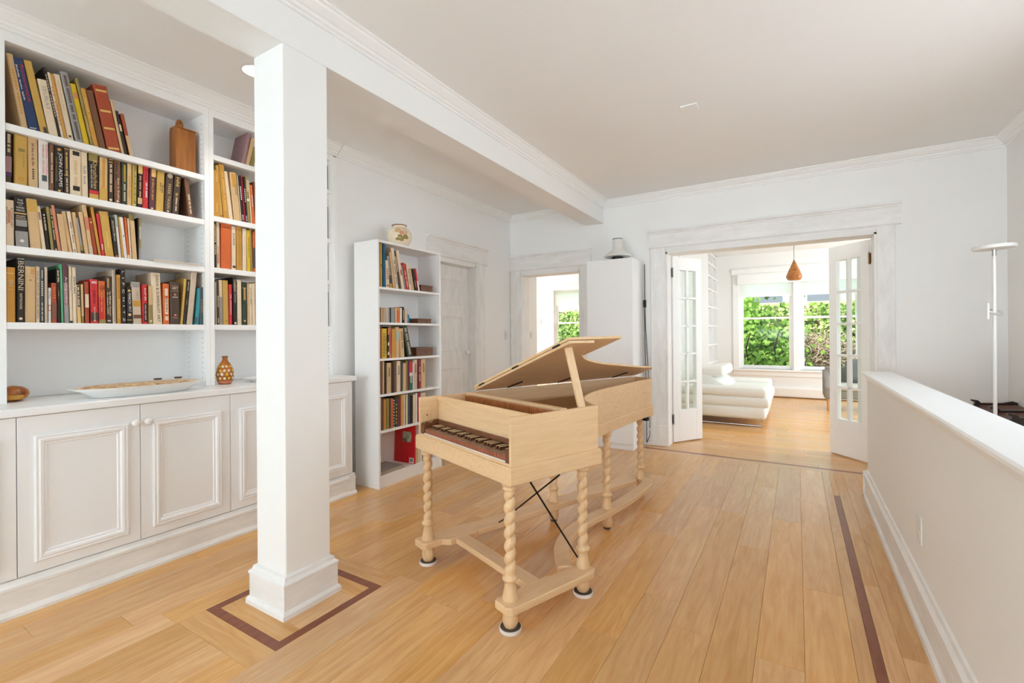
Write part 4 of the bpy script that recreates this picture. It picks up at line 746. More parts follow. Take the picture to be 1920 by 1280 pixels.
# prop stick
t0 = Vector((HW-.034, .452, ZT-.01)); tp = lidm() @ Vector((HW-.065, .435, 0))
dv = (tp-t0).normalized(); sv = Vector((0, 1, 0)); sv = (sv-dv*sv.dot(dv)).normalized(); nv = dv.cross(sv)
mb = MB(); c8 = [t0+sv*a+nv*b for a, b in ((-.022, -.006), (.022, -.006), (.022, .006), (-.022, .006))]
mb.rings([c8, [p+(tp-t0) for p in c8]]).build('prop_stick', MAPLEZ, HP, bevel=.001)
B(.16, .2, 1.80, 1.835, ZR0-.042, ZR0).build('humidity_clip', BLACKP, HP, bevel=.004)
# ------------------------------------------------------------------ things on the built-in shelves and worktop
WBX = mat('honey_stained_wood', (176, 112, 50), .45, .35, bump=.04, bscale=60, col2=(142, 84, 34), vscale=4, stretch=(8, 8, .8), grain=.6)
wb = thing('candle_box', (-3.33, 1.437, Z1[0]), 'honey coloured wooden wall box with scalloped back standing on the top shelf', 'box')
w2, hb = .056, .30
tab = [(-w2, 0), (w2, 0), (w2, .27), (w2*.6, .285), (w2*.42, .31), (w2*.36, .335), (w2*.2, .352), (0, .358), (-w2*.2, .352), (-w2*.36, .335), (-w2*.42, .31), (-w2*.6, .285), (-w2, .27)]
MB().prism(tab, 'x', -.045, -.036).build('back_board', WBX, wb, bevel=.001)
B(-.036, .04, -w2, -w2+.008, 0, .275).build('side_board', WBX, wb); B(-.036, .04, w2-.008, w2, 0, .275).build('side_board', WBX, wb)
B(.032, .04, -w2+.008, w2-.008, 0, .272).build('front_board', WBX, wb); B(-.036, .032, -w2+.008, w2-.008, 0, .008).build('bottom_board', WBX, wb)
B(-.036, .044, -w2-.002, w2+.002, .275, .281).build('lid_board', WBX, wb)
MB().lathe([(.004, 0), (.004, .001)], 10).xf(Matrix.Translation((-.0355, 0, .335)) @ Matrix.Rotation(math.pi/2, 4, 'Y')).build('hanging_hole', BLACKP, wb)
fd = thing('paper_folder', (-3.33, 1.36, Z1[2]), 'flat white folder lying on the third shelf of the wide bay', 'folder')
B(-.10, .10, -.12, .12, 0, .004).build('lower_cover', bmat('white'), fd); B(-.10, .10, -.118, .12, .0045, .0075).build('sheets', PAGES, fd); B(-.10, .102, -.12, .122, .008, .012).build('upper_cover', bmat('white'), fd)
def oval(cx, cy, a, b, z, n=40, p=2.4, tipr=0):
    R = []
    for k in range(n):
        t = 2*math.pi*k/n; c, s = math.cos(t), math.sin(t)
        x = a*abs(c)**(2/p)*(1 if c > 0 else -1); y = b*abs(s)**(2/p)*(1 if s > 0 else -1)
        if tipr and y > 0: x *= 1-tipr*(y/b)**3
        R.append((cx+x, cy+y, z))
    return R
SNACK = mat('painted_mosaic_pattern', (244, 216, 160), .35, .4, col2=(150, 84, 40), vscale=42)
pl = thing('long_platter', (-3.13, 1.14, .925), 'long white boat-shaped platter with a painted brown and gold inside', 'platter')
MB().rings([oval(0, 0, .08, .21, 0), oval(0, 0, .088, .225, .006), oval(0, 0, .115, .27, .036), oval(0, 0, .135, .31, .052, tipr=.35), oval(0, 0, .135, .312, .055, tipr=.35), oval(0, 0, .125, .285, .052, tipr=.2), oval(0, 0, .11, .262, .046)]).build('bowl', PORC, pl, smooth=50)
MB().rings([oval(0, 0, .124, .283, .0528, tipr=.2), oval(0, 0, .09, .24, .062), oval(0, 0, .04, .19, .066)]).build('painted_inside', SNACK, pl)
for q, (px, nm) in enumerate(((296, 'striped spool candle behind the platter tip'), (334, 'striped spool candle on a clear glass saucer beside the shelf side'))):
    Yq = colY(px, -3.36, .95); s_ = thing('spool_candle', (-3.36, Yq, .925), nm, 'candle', 'two striped spool candles')
    sx = MB().lathe([(.03, 0), (.032, .004), (.03, .012), (.012, .016), (.012, .03)], 24).build('glass_foot', TUMBLER, s_, smooth=40)
    for z0, z1, cc, r in ((.03, .036, 'dark brown', .021), (.036, .042, 'beige', .018), (.042, .054, 'cream', .019), (.054, .058, 'dark brown', .018), (.058, .063, 'dark brown', .021)):
        MB().lathe([(r, z0), (r, z1)], 20).build('stripe', bmat(cc), s_, smooth=40)
pb = onZ(422, 720, .925)
bo = thing('painted_bottle', (-3.26, colY(422, -3.26, .95), .925), 'orange and yellow hand-painted ceramic bottle beside the column', 'bottle'); bo.scale = (1.06, 1.06, 1.17)
AMB = mat('amber_glaze', (196, 120, 34), .25, .5, col2=(150, 78, 24), vscale=30)
MB().lathe([(.030, 0), (.036, .006), (.046, .03), (.049, .055), (.045, .085), (.030, .115), (.018, .13), (.014, .14), (.014, .150), (.017, .152), (.017, .158), (.012, .16)], 28).build('body', AMB, bo, smooth=50)
for i in range(4):
    for k in range(12):
        a = 2*math.pi*(k+.5*(i % 2))/12; z = .035+i*.022; r = (.047, .0492, .0463, .0375)[i]
        MB().lathe([(.0075, 0), (.0075, .0012), (.004, .002)], 10).xf(Matrix.Translation((r*math.cos(a), r*math.sin(a), z)) @ Matrix.Rotation(a, 4, 'Z') @ Matrix.Rotation(math.pi/2, 4, 'Y')).build('painted_dot', bmat('cream' if (i+k) % 3 else 'yellow'), bo)
MB().lathe([(.0367, .006), (.0425, .018), (.043, .02)], 28).build('foot_band', bmat('salmon'), bo, smooth=50)
MB().lathe([(.0175, .152), (.0175, .158)], 20).build('neck_ring', bmat('brown'), bo)
di = thing('white_dish', (-3.22, colY(482, -3.22, .94), .925), 'shallow white dish on the worktop, half hidden by the column', 'dish')
MB().lathe([(.035, 0), (.038, .006), (.06, .014), (.088, .028), (.09, .03), (.086, .029), (.055, .018), (.02, .012)], 32).build('dish_body', PORC, di, smooth=50)
MB().lathe([(.034, 0.0001), (.036, .003)], 32).build('foot_ring', PORC, di)
eg = thing('painted_shell', (-3.35, colY(24, -3.35, .95), .925), 'orange painted shell-like ornament behind the left stile', 'ornament')
MB().lathe([(.005, 0), (.03, .004), (.048, .018), (.055, .036), (.05, .056), (.03, .072), (.006, .078)], 28, sy=1.1).build('shell_body', mat('painted_shell_glaze', (206, 130, 52), .3, .5, col2=(120, 58, 30), vscale=22), eg, smooth=60)
MB().lathe([(.028, .0), (.034, .012), (.028, .022)], 18, (.036, 0, .012)).build('painted_eye', bmat('ochre'), eg, smooth=60)
# ------------------------------------------------------------------ things in and on the white bookcase
def keepsake(name, y0, y1, z, h, dep, label, xf=-2.9, m=BROWNW, knob=True):
    t = thing(name, (xf-dep/2, (y0+y1)/2, z), label, 'box', 'wooden boxes in the white bookcase'); a = (y1-y0)/2; d = dep/2
    B(-d, d, -a, a, 0, h*.7).build('body', m, t, bevel=.001); B(-d-.002, d+.002, -a-.002, a+.002, h*.7, h).build('lid', m, t, bevel=.002)
    if knob: MB().lathe([(.004, 0), (.004, .002)], 10).xf(Matrix.Translation((d, 0, h*.5)) @ Matrix.Rotation(math.pi/2, 4, 'Y')).build('keyhole', BLACKP, t)
def yy(px, z): return colY(px, -2.9, z)
keepsake('wooden_box', yy(789.5, 1.65), yy(811, 1.65), ZBL[0], .062, .16, 'small brown wooden box on the top shelf of the white bookcase')
keepsake('wooden_box', yy(784, 1.36), yy(808.5, 1.36), ZBL[1], .045, .19, 'flat dark wooden box beside the blue ornament', knob=False)
keepsake('wooden_box', yy(781, 1.06), yy(811.5, 1.06), ZBL[2], .078, .19, 'reddish grained wooden box beside the leaning green book', knob=True)
bl_ = thing('blue_ornament', (-2.955, yy(770.5, 1.40), ZBL[1]), 'turquoise blue glass shell ornament on the second shelf of the white bookcase', 'ornament')
TEALG = mat('turquoise_glass', (10, 120, 160), .15, .5, var=.3, vscale=14)
MB().rings([[(.028*r*math.cos(2*math.pi*k/20)*(1+.16*math.cos(6*math.pi*k/20)), dy+.030*r*math.sin(2*math.pi*k/20), z) for k in range(20)] for r, z, dy in ((.9, .0, 0), (1, .03, 0), (1, .05, 0), (.95, .068, -.003), (.75, .082, -.008), (.4, .09, -.014))]).build('shell_body', TEALG, bl_, smooth=60)
MB().lathe([(.02, 0), (.026, .006), (.012, .014)], 16, (.012, .022, .032)).build('shell_lip', TEALG, bl_, smooth=60)
vs = thing('rose_vase', (-3.0, 3.0, BH), 'round cream vase painted with roses on top of the white bookcase', 'vase')
VASE = mat('cream_glazed_ceramic', (240, 222, 194), .25, .5, var=.04, vscale=6)
VP = [(.045, 0), (.055, .004), (.085, .03), (.104, .07), (.108, .10), (.10, .135), (.08, .16), (.06, .172), (.056, .18), (.060, .19), (.064, .193), (.058, .192), (.05, .18)]
MB().lathe(VP, 40).build('body', VASE, vs, smooth=60)
MB().lathe([(.0645, .1905), (.066, .194), (.0645, .197), (.060, .1965)], 32).build('rim', bmat('brown'), vs, smooth=60)
def vr(z):
    for (r0, z0), (r1, z1) in zip(VP, VP[1:]):
        if z0 <= z <= z1: return r0+(r1-r0)*(z-z0)/(z1-z0)
    return .06
def decal(a0, zc, ra, rz, m, name, lobes=5, amp=.18):
    P = [[], []]
    for k in range(24):
        t = 2*math.pi*k/24; q = 1+amp*math.cos(lobes*t); a = a0+ra*q*math.cos(t)/.1; z = zc+rz*q*math.sin(t); r = vr(z)+.0008
        P[0].append((r*math.cos(a), r*math.sin(a), z))
    r = vr(zc)+.0016; P[1] = [(r*math.cos(a0), r*math.sin(a0), zc)]
    mb = MB().add(P[0]+P[1], [(k, (k+1) % 24, 24) for k in range(24)]); mb.build(name, m, vs, smooth=60)
va = math.atan2(-3.0, 3.0)   # towards the viewer
decal(va+.35, .125, .034, .032, bmat('salmon'), 'painted_rose'); decal(va+.42, .125, .018, .016, bmat('beige'), 'painted_rose'); decal(va-.15, .135, .026, .022, bmat('tan'), 'painted_rose')
for a, z in ((.05, .085), (.3, .072), (.5, .09), (.2, .055), (-.12, .06), (.62, .075)): decal(va+a, z, .016, .015, bmat('olive'), 'painted_leaf', 2, .25)
# ------------------------------------------------------------------ tall white cabinet, lamp on it, cord
tc_ = thing('tall_cabinet', (-1.735, 5.03, 0), 'tall plain white cabinet standing against the far wall', 'cabinet')
B(-.258, .258, -.155, .19, .06, 2.05).build('body', FURN, tc_, bevel=.002); B(-.255, .255, -.173, -.157, .065, 2.048).build('door', FURN, tc_, bevel=.001); B(-.25, .25, -.15, .19, 0, .06).build('plinth', FURN, tc_)
dl = thing('enamel_lamp_shade', (-1.69, 5.02, 2.05), 'white flared lamp shade standing on top of the tall cabinet', 'lamp')
MB().lathe([(.062, 0), (.062, .045), (.05, .05)], 28).build('base', BLACKP, dl, smooth=40)
MB().lathe([(.05, .045), (.13, .040), (.146, .046), (.148, .056), (.12, .08), (.08, .11), (.06, .125), (.054, .135), (.053, .24), (.052, .25), (.046, .252), (.046, .245)], 40).build('shade', WHITEM, dl, smooth=40)
MB().lathe([(.0535, .236), (.0545, .24), (.0535, .246)], 32).build('shade_rim', STEEL, dl)
cd = thing('hanging_cord', (-1.44, 5.245, 0), 'thin black cord with an inline switch hanging beside the tall cabinet', 'cord')
MB().tube([(-.015, .0, 2.02), (-.015, 0, 1.62)], .004, 6).build('upper_cord', BLACKP, cd)
B(-.03, 0, -.014, .008, 1.535, 1.62).build('inline_switch', BLACKP, cd, bevel=.006)
MB().tube([(-.015, 0, 1.54), (-.008, 0, 1.3), (.02, 0, .8), (.03, 0, .6), (.03, 0, .1), (0, -.02, .02)], .0035, 6).build('lower_cord', BLACKP, cd)
MB().tube([(-.018, 0, 1.54), (-.018, 0, 1.2), (-.005, 0, .6), (0, -.015, .03)], .0035, 6).build('lower_cord', BLACKP, cd)
# ------------------------------------------------------------------ glazed double doors, each leaf with ten panes, folded in pairs
def leaf(name, p, q, label, hinge=None, hm=None):
    dx, dy = q[0]-p[0], q[1]-p[1]; wd = math.hypot(dx, dy)
    d = thing(name, (p[0], p[1], 0), label, 'door', 'glazed folding doors', 'structure', math.atan2(dy, dx))
    th = .018; z0, z1 = .012, 2.108; st = .088; tr = .145; brl = .36
    mb = MB().box(0, st, -th, th, z0, z1).box(wd-st, wd, -th, th, z0, z1); mb.build('stile', TRIM, d, bevel=.0015)
    B(st, wd-st, -th, th, z1-tr, z1).build('top_rail', TRIM, d, bevel=.0015); B(st, wd-st, -th, th, z0, z0+brl).build('bottom_rail', TRIM, d, bevel=.0015)
    g0, g1 = z0+brl, z1-tr; hgt = (g1-g0)/5; mw = .011
    B(wd/2-mw, wd/2+mw, -th+.003, th-.003, g0, g1).build('muntin', TRIM, d)
    for k in range(1, 5): B(st, wd-st, -th+.003, th-.003, g0+k*hgt-mw, g0+k*hgt+mw).build('muntin', TRIM, d)
    for k in range(5):
        for a, b in ((st, wd/2-mw), (wd/2+mw, wd-st)): B(a, b, -.0015, .0015, g0+k*hgt+(mw if k else 0), g0+(k+1)*hgt-(mw if k < 4 else 0)).build('pane', PANE, d)
    if hinge is not None:
        for z in (1.93, .27):
            hg = B(-.004, .0, -th-.002, th+.002, z-.05, z+.05).build('hinge', hm, d)
            MB().lathe([(.006, -.055), (.006, .055)], 10, (-.004, hinge*(th+.004), z)).build('hinge_pin', hm, hg)
    return d
leaf('door_2', (-1.205, 5.445), (-.962, 5.815), 'glazed door leaf hinged at the left jamb of the wide opening', -1, STEEL)
leaf('door_3', (-.985, 5.85), (-1.19, 5.49), 'glazed door leaf folded behind the left leaf of the wide opening')
leaf('door_4', (.595, 5.47), (.300, 5.80), 'glazed door leaf hinged at the right jamb of the wide opening', 1, BRASS)
leaf('door_5', (.315, 5.85), (.570, 5.53), 'glazed door leaf folded behind the right leaf of the wide opening')
# ------------------------------------------------------------------ windows
def sash_window(name, xa, xb, z0, z1, zm, label, n=2, mid=.10, shade_z=None):
    w = thing(name, (0, YL, 0), label, 'window', kind='structure')
    header(MB(), 'y', 0, -1, xa-.13, xb+.13, z1, z1+.12).build('head_casing', TRIM, w)
    B(xa-.11, xa, -.022, 0, z0-.0, z1).build('side_casing', TRIM, w, bevel=.003); B(xb, xb+.11, -.022, 0, z0, z1).build('side_casing', TRIM, w, bevel=.003)
    B(xa-.14, xb+.14, -.06, .1, z0-.035, z0).build('sill', TRIM, w, bevel=.005); B(xa-.11, xb+.11, -.02, 0, z0-.13, z0-.035).build('apron', TRIM, w, bevel=.003)
    ww = (xb-xa-(n-1)*mid)/n
    for k in range(n):
        a = xa+k*(ww+mid); b = a+ww
        if k: B(a-mid, a, -.01, .16, z0, z1).build('mullion', TRIM, w, bevel=.003)
        B(a, a+.03, .03, .16, z0, z1).build('frame_stile', TRIM, w); B(b-.03, b, .03, .16, z0, z1).build('frame_stile', TRIM, w)
        for nm, y, za, zb in (('upper_sash', .10, zm-.02, z1), ('lower_sash', .06, z0, zm+.02)):
            s = MB().box(a+.03, a+.075, y, y+.035, za, zb).box(b-.075, b-.03, y, y+.035, za, zb).box(a+.075, b-.075, y, y+.035, za, za+(.07 if nm == 'lower_sash' else .04)).box(a+.075, b-.075, y, y+.035, zb-.04, zb).build(nm, TRIM, w, bevel=.002)
            B(a+.075, b-.075, y+.015, y+.019, za+.04, zb-.04).build('pane', PANE, s)
        if shade_z:
            sh = B(a+.01, b-.01, .025, .0265, shade_z, z1-.02).build('roller_shade', SHADE, w); B(a+.01, b-.01, .02, .032, shade_z-.02, shade_z).build('hem_bar', TRIM, sh)
    return w
w1 = sash_window('window_1', *W1, 1.53, 'pair of garden windows at the end of the lounge', shade_z=1.97)
B(W1[0]-.02, W1[1]+.02, -.07, -.024, 2.20, 2.40).build('shade_valance', TRIM, w1, bevel=.004)
w2_ = sash_window('window_2', *W2, 1.52, 'garden window of the kitchen seen through the left doorway', n=1, shade_z=1.97)
sb_ = MB().box(W2[0]-.13, W2[0]-.11, -.05, -.022, .60, 2.30).box(W2[0]-.0, W2[0]+.02, -.05, -.022, .60, 2.30)
for z in (.6, 1.42, 2.24): sb_.box(W2[0]-.11, W2[0], -.05, -.022, z, z+.06)
shf = sb_.build('shutter_frame', TRIM, w2_)
for z0 in (.67, 1.49):
    for k in range(18): B(W2[0]-.11, W2[0], -.046, -.03, z0+k*.041, z0+.03+k*.041).build('shutter_slat', TRIM, shf)
# baseboard heater under the lounge window
bh = thing('baseboard_heater', (0, YL-.001, 0), 'long white baseboard heater below the lounge window', 'heater')
MB().prism([(0, .02), (-.06, .02), (-.065, .05), (-.065, .17), (-.03, .225), (0, .23)], 'x', -1.36, 2.9).build('cover', TRIM, bh); B(-1.36, 2.9, -.012, 0, .23, .245).build('top_strip', TRIM, bh)
B(-1.36, 2.9, -.05, -.01, 0, .02).build('bottom_gap', SUB, bh)
# lounge bookcase, empty shelves
lb = thing('lounge_bookcase', (-1.63, 9.75, 0), 'empty white floor-to-ceiling bookcase beside the lounge window', 'bookcase')
B(-.25, .25, -.60, -.58, 0, ZC-.01).build('side_panel', FURN, lb); B(-.25, .25, .57, .59, 0, ZC-.01).build('side_panel', FURN, lb); B(-.26, -.24, -.58, .57, 0, ZC-.01).build('back_panel', FURN, lb); B(-.24, .25, -.012, .012, .4, ZC-.02).build('divider', FURN, lb)
for z in (.40, .69, 1.03, 1.39, 1.75, 2.075, 2.33, 2.57, 2.77):
    B(-.24, .245, -.58, .57, z-.022, z).build('shelf', FURN, lb)
# ------------------------------------------------------------------ lounge furniture
sf = thing('leather_sofa', (-1.0, 7.65, 0), 'white leather sofa with adjustable headrests on chrome runners in the lounge', 'sofa')
def pad(name, x0, x1, y0, y1, z0, z1, r, m=LEATHER, par=None, rot=None, seg=4):
    mb = B(x0, x1, y0, y1, z0, z1)
    o = mb.build(name, m, par or sf, bevel=r, seg=seg, smooth=60)
    return o
pad('rear_panel', -.72, -.30, -.55, .55, .3, .62, .06); pad('base', -.72, .66, -.80, .80, .10, .27, .05); pad('middle_layer', -.72, .70, -.80, .80, .255, .40, .05)
pad('arm', -.70, .67, -.80, -.55, .385, .525, .055); pad('arm', -.70, .67, .55, .80, .385, .525, .055)
pad('seat_cushion', -.3, .68, -.55, -.005, .36, .47, .045); pad('seat_cushion', -.3, .68, .005, .55, .36, .47, .045)
for y0 in (-.55, .01):
    MB().rings([[(x, y0+.54*t, z) for x, z in ((-.36, .42), (.02, .42), (.18, .46), (.10, .54), (-.05, .64), (-.26, .67), (-.38, .58))] for t in (0, .04, .5, .96, 1)]).build('back_cushion', LEATHER, sf, bevel=.02, seg=2, smooth=60)
    hr = B(-.21, .13, y0+.005, y0+.535, -.075, .075).xf(Matrix.Translation((0, 0, .69)) @ Matrix.Rotation(-.06, 4, 'Y')).build('headrest', LEATHER, sf, bevel=.05, seg=4, smooth=60)
for y in (-.72, .72):
    MB().tube([(-.6, y, .10), (-.6, y, .012), (.6, y, .012), (.6, y, .10)], .0125, 8).build('chrome_runner', CHROME, sf, smooth=50)
pd = thing('pendant_lamp', (-.025, 8.0, 2.01), 'amber cracked-glass teardrop pendant lamp hanging in the lounge', 'pendant lamp')
AMBER = mat('amber_crackle_glass', (190, 124, 58), .25, .5, col2=(132, 76, 34), vscale=34)
MB().lathe([(.06, 0), (.085, .008), (.102, .04), (.104, .058), (.098, .078), (.07, .15), (.04, .22), (.012, .285), (.008, .30), (.006, .296), (.03, .22), (.09, .075), (.092, .05), (.06, .012)], 32).build('shade', AMBER, pd, smooth=50)
MB().tube([(0, 0, .29), (0, 0, ZC-2.01)], .0035, 6).build('cord', BLACKP, pd)
MB().lathe([(.05, ZC-2.01-.03), (.055, ZC-2.01-.02), (.055, ZC-2.01)], 24).build('ceiling_rose', WHITEM, pd)
MB().lathe([(.012, .06), (.03, .08), (.034, .11), (.018, .15), (.012, .18)], 16).build('bulb', WHITEM, pd, smooth=60)
ch = thing('grey_loveseat', (.86, 9.1, 0), 'small grey upholstered loveseat with tapered wooden legs behind the right glazed door', 'sofa')
def cpad(name, *a, m=GREYF, r=.03): return B(*a[:6]).build(name, m, ch, bevel=r, seg=3, smooth=60)
cpad('seat_base', -.46, .46, -.28, .30, .20, .34); cpad('seat_cushion', -.42, .42, -.30, .22, .335, .43, m=GREYL)
cpad('backrest', -.46, .46, .22, .34, .22, .68)
for s in (-1, 1):
    MB().prism([(-.30, .20), (.30, .20), (.34, .62), (.22, .62), (.10, .56), (-.10, .50), (-.26, .46), (-.33, .38)], 'x', s*.45-.045, s*.45+.045).build('arm', GREYF, ch, bevel=.02, seg=2, smooth=60)
for x, y in ((-.44, -.24), (.44, -.24), (-.42, .26), (.42, .26)): MB().lathe([(.012, 0), (.024, .17), (.026, .21)], 12, (x, y, 0)).build('leg', LEGW, ch, smooth=50)
cu = thing('grey_cushion', (.90, 9.19, .625), 'dark grey velvet cushion leaning on the grey loveseat', 'cushion'); cu.rotation_euler = (-.25, 0, 0)
MB().rings([[(.24*s_*math.cos(t)/max(abs(math.cos(t)), abs(math.sin(t)))**.8, y, .19*s_*math.sin(t)/max(abs(math.cos(t)), abs(math.sin(t)))**.8) for t in [2*math.pi*k/28 for k in range(28)]] for y, s_ in ((-.075, .35), (-.06, .75), (-.03, .93), (0, 1), (.03, .93), (.06, .75), (.075, .35))]).build('cover', GREYP, cu, smooth=70)
MB().tube([(.24*math.cos(t)/max(abs(math.cos(t)), abs(math.sin(t)))**.8, 0, .19*math.sin(t)/max(abs(math.cos(t)), abs(math.sin(t)))**.8) for t in [2*math.pi*k/40 for k in range(41)]], .005, 6).build('piping', GREYF, cu)
# ------------------------------------------------------------------ hall and wall plates
def plate(name, loc, axis, sg, label, cat, w=.07, h=.115):
    t = thing(name, loc, label, cat)
    def bx(a0, a1, z0, z1, d0, d1, nm, m, bv):
        (B(min(sg*d0, sg*d1), max(sg*d0, sg*d1), a0, a1, z0, z1) if axis == 'x' else B(a0, a1, min(sg*d0, sg*d1), max(sg*d0, sg*d1), z0, z1)).build(nm, m, t, bevel=bv)
    bx(-w/2, w/2, -h/2, h/2, 0, .006, 'plate', WHITEM, .002); bx(-.006, .006, -.014, .014, .006, .014, 'toggle', WHITEM, .002)
plate('light_switch', (XW, 5.12, 1.236), 'x', 1, 'white light switch between closed door and room corner', 'light switch')
plate('light_switch', (-3.19, 5.50, 1.235), 'x', 1, 'white light switch nearest the casing inside the left doorway', 'light switch')
th_ = thing('thermostat', (-3.19, 5.66, 1.235), 'small white thermostat on the wall inside the left doorway', 'thermostat')
B(0, .03, -.055, .055, -.05, .05).build('housing', WHITEM, th_, bevel=.004); MB().lathe([(.03, 0), (.03, .006), (.026, .01)], 24).xf(Matrix.Translation((.03, .02, 0)) @ Matrix.Rotation(math.pi/2, 4, 'Y')).build('dial', WHITEM, th_, smooth=40)
ks = thing('wall_dial', (-5.54, YL, 1.56), 'round white dial on the kitchen wall beside the window', 'dial')
MB().lathe([(.085, 0), (.085, .02), (.075, .03)], 28).xf(Matrix.Rotation(math.pi/2, 4, 'X')).build('dial_face', WHITEM, ks, smooth=40); MB().lathe([(.04, .03), (.04, .045)], 20).xf(Matrix.Rotation(math.pi/2, 4, 'X')).build('dial_knob', WHITEM, ks, smooth=40)
# ------------------------------------------------------------------ floor lamp and dark furniture beyond the half wall
fl_ = thing('floor_lamp', (1.047, 4.02, 0), 'slim white torchiere floor lamp with disc head and reading arm', 'floor lamp')
MB().lathe([(.12, 0), (.12, .015), (.11, .02), (.02, .022)], 36).build('base', WHITEM, fl_, smooth=40)
MB().lathe([(.0095, .02), (.0095, 1.71)], 16).build('pole', WHITEM, fl_, smooth=40)
MB().lathe([(.0105, 1.705), (.0105, 1.748)], 16).build('pole_collar', CHROME, fl_, smooth=40)
MB().lathe([(.02, -.011), (.097, -.008), (.101, 0), (.101, .008), (.097, .013), (.02, .013)], 48).xf(Matrix.Translation((0, 0, 1.757)) @ Matrix.Rotation(-.035, 4, 'Y')).build('disc_head', WHITEM, fl_, smooth=40)
MB().tube([(0, 0, 1.355), (-.02, -.014, 1.36), (-.034, -.02, 1.365)], .005, 8).build('reading_arm', WHITEM, fl_)
MB().lathe([(.005, -.05), (.007, -.045), (.007, .045), (.005, .05)], 12).xf(Matrix.Translation((-.034, -.02, 1.365))).build('arm_tube', WHITEM, fl_, smooth=40)
MB().lathe([(.012, .0), (.036, .003), (.039, .008), (.034, .011), (.012, .012)], 28).xf(Matrix.Translation((.005, .015, 1.352)) @ Matrix.Rotation(.45, 4, 'X') @ Matrix.Rotation(.3, 4, 'Y')).build('reading_head', mat('pale_grey_enamel', (190, 190, 186), .4), fl_, smooth=40)
DK = mat('ebonised_wood', (38, 26, 22), .35, .45, var=.3, vscale=12); CHN = mat('polished_chestnut_wood', (104, 62, 38), .5, .3, col2=(76, 42, 26), vscale=5, stretch=(2, 10, 10))
bn = thing('carved_table', (1.315, 4.70, 0), 'dark carved wooden table with scrolled black edge just behind the half wall', 'table')
N_ = 12
for ya, yb in ((-.36, -.06), (-.03, .34)):
    MB().rings([[(x, y, z) for x, z in ((-.10, .632-.012*math.sin(math.pi*t)), (.115, .65), (.115, .675), (-.10, .66-.012*math.sin(math.pi*t)))] for t, y in [(k/N_, ya+(yb-ya)*k/N_) for k in range(N_+1)]]).build('curved_top', CHN, bn, smooth=40)
for y0 in (-.385, -.045, .36):
    pts = [(-.125, .60), (.115, .60), (.12, .66), (.125, .69), (.10, .70), (.04, .682), (-.08, .675), (-.095, .695), (-.135, .70), (-.135, .688), (-.115, .68), (-.12, .66)]
    MB().prism(pts, 'y', y0-.018, y0+.018).build('scrolled_end', DK, bn, bevel=.002)
B(-.09, .10, -.37, .35, .58, .612).build('apron', DK, bn, bevel=.003); B(-.118, -.102, -.37, .35, .61, .652).build('edge_rail', DK, bn, bevel=.003)
for x in (-.09, .09):
    for y in (-.37, .345): MB().lathe([(.014, 0), (.018, .04), (.012, .08), (.018, .3), (.014, .34), (.02, .5), (.022, .585)], 14, (x, y, 0)).build('leg', DK, bn, smooth=50)
ms_ = thing('red_music_desk', (1.262, 3.66, 0), 'dark red slanted desk top just entering at the right edge', 'music stand')
P_ = onY(1917, 655, 4.0)
MB().tube([(0, 0, .02), (0, 0, 1.08)], .011, 10).build('stem', DK, ms_); MB().lathe([(.12, 0), (.12, .012), (.03, .03), (.012, .035)], 24).build('foot', DK, ms_, smooth=40)
B(-.155, .06, -.012, .012, -.13, .13).xf(Matrix.Translation((.0, 0, 1.03)) @ Matrix.Rotation(-.35, 4, 'Y')).build('desk_panel', mat('dark_red_leather', (92, 24, 26), .4), ms_, bevel=.003)
B(-.16, .065, -.02, .03, -.15, -.13).xf(Matrix.Translation((.0, 0, 1.03)) @ Matrix.Rotation(-.35, 4, 'Y')).build('ledge', DK, ms_)
# ------------------------------------------------------------------ recessed downlights, smoke plate
def downlight(x, y, label):
    d = thing('recessed_downlight', (x, y, ZC), label, 'downlight', 'recessed ceiling downlights')
    MB().lathe([(.075, -.001), (.078, -.004), (.066, -.006), (.062, -.002)], 32).build('trim_ring', WHITEM, d, smooth=40)
    MB().lathe([(.06, -.0035), (.05, -.005), (.01, -.006)], 28).build('lens', mat('lit_lamp_lens', (255, 248, 236), .5, emit=(255, 246, 230), estr=14), d, smooth=40)
    l = bpy.data.lights.new('downlight_lamp', 'SPOT'); l.energy = 22; l.spot_size = 2.3; l.spot_blend = .8; l.shadow_soft_size = .06; l.color = (1, .97, .93)
    o = bpy.data.objects.new('downlight_lamp', l); COL.objects.link(o); o.parent = d; o.location = (0, 0, -.03)
downlight(-2.70, 1.545, 'lit recessed downlight beside the top of the column')

sp = thing('ceiling_plate', (-.62, 3.37, ZC), 'small white blank plate on the main ceiling', 'ceiling plate')
B(-.055, .055, -.04, .04, -.008, 0).build('plate', CEIL, sp, bevel=.003); MB().lathe([(.003, -.0095), (.003, -.008)], 8, (.035, 0, 0)).build('screw', CEIL, sp)
# ------------------------------------------------------------------ garden seen through the windows
S('ground', B(-16, 16, YL+.2, 40, -.25, -.1), mat('garden_soil', (96, 104, 60), .9, .1, col2=(70, 66, 44), vscale=2), 'green garden ground outside the windows', 'ground')
gw = S('wall_garden', B(-14, 12, 14.75, 15.0, -.2, 2.0), mat('garden_wall_render', (150, 140, 122), .9, .1, var=.3, vscale=3), 'garden wall overgrown with ivy', 'garden wall')
B(-14, 12, 14.70, 15.05, 2.0, 2.07).build('coping', mat('sandstone_coping', (214, 196, 164), .8), gw)
def leafmat(n, c, k=.35):
    m = translucent(n, c, k); return m
LM = [leafmat('ivy_leaf_green', (142, 178, 84)), leafmat('ivy_leaf_light', (200, 216, 140)), leafmat('ivy_leaf_dark', (78, 112, 52)), leafmat('leaf_bright_green', (150, 190, 88)), leafmat('ivy_leaf_highlight', (232, 226, 170))]  # pale yellow leaves put bright highlights into the foliage colour
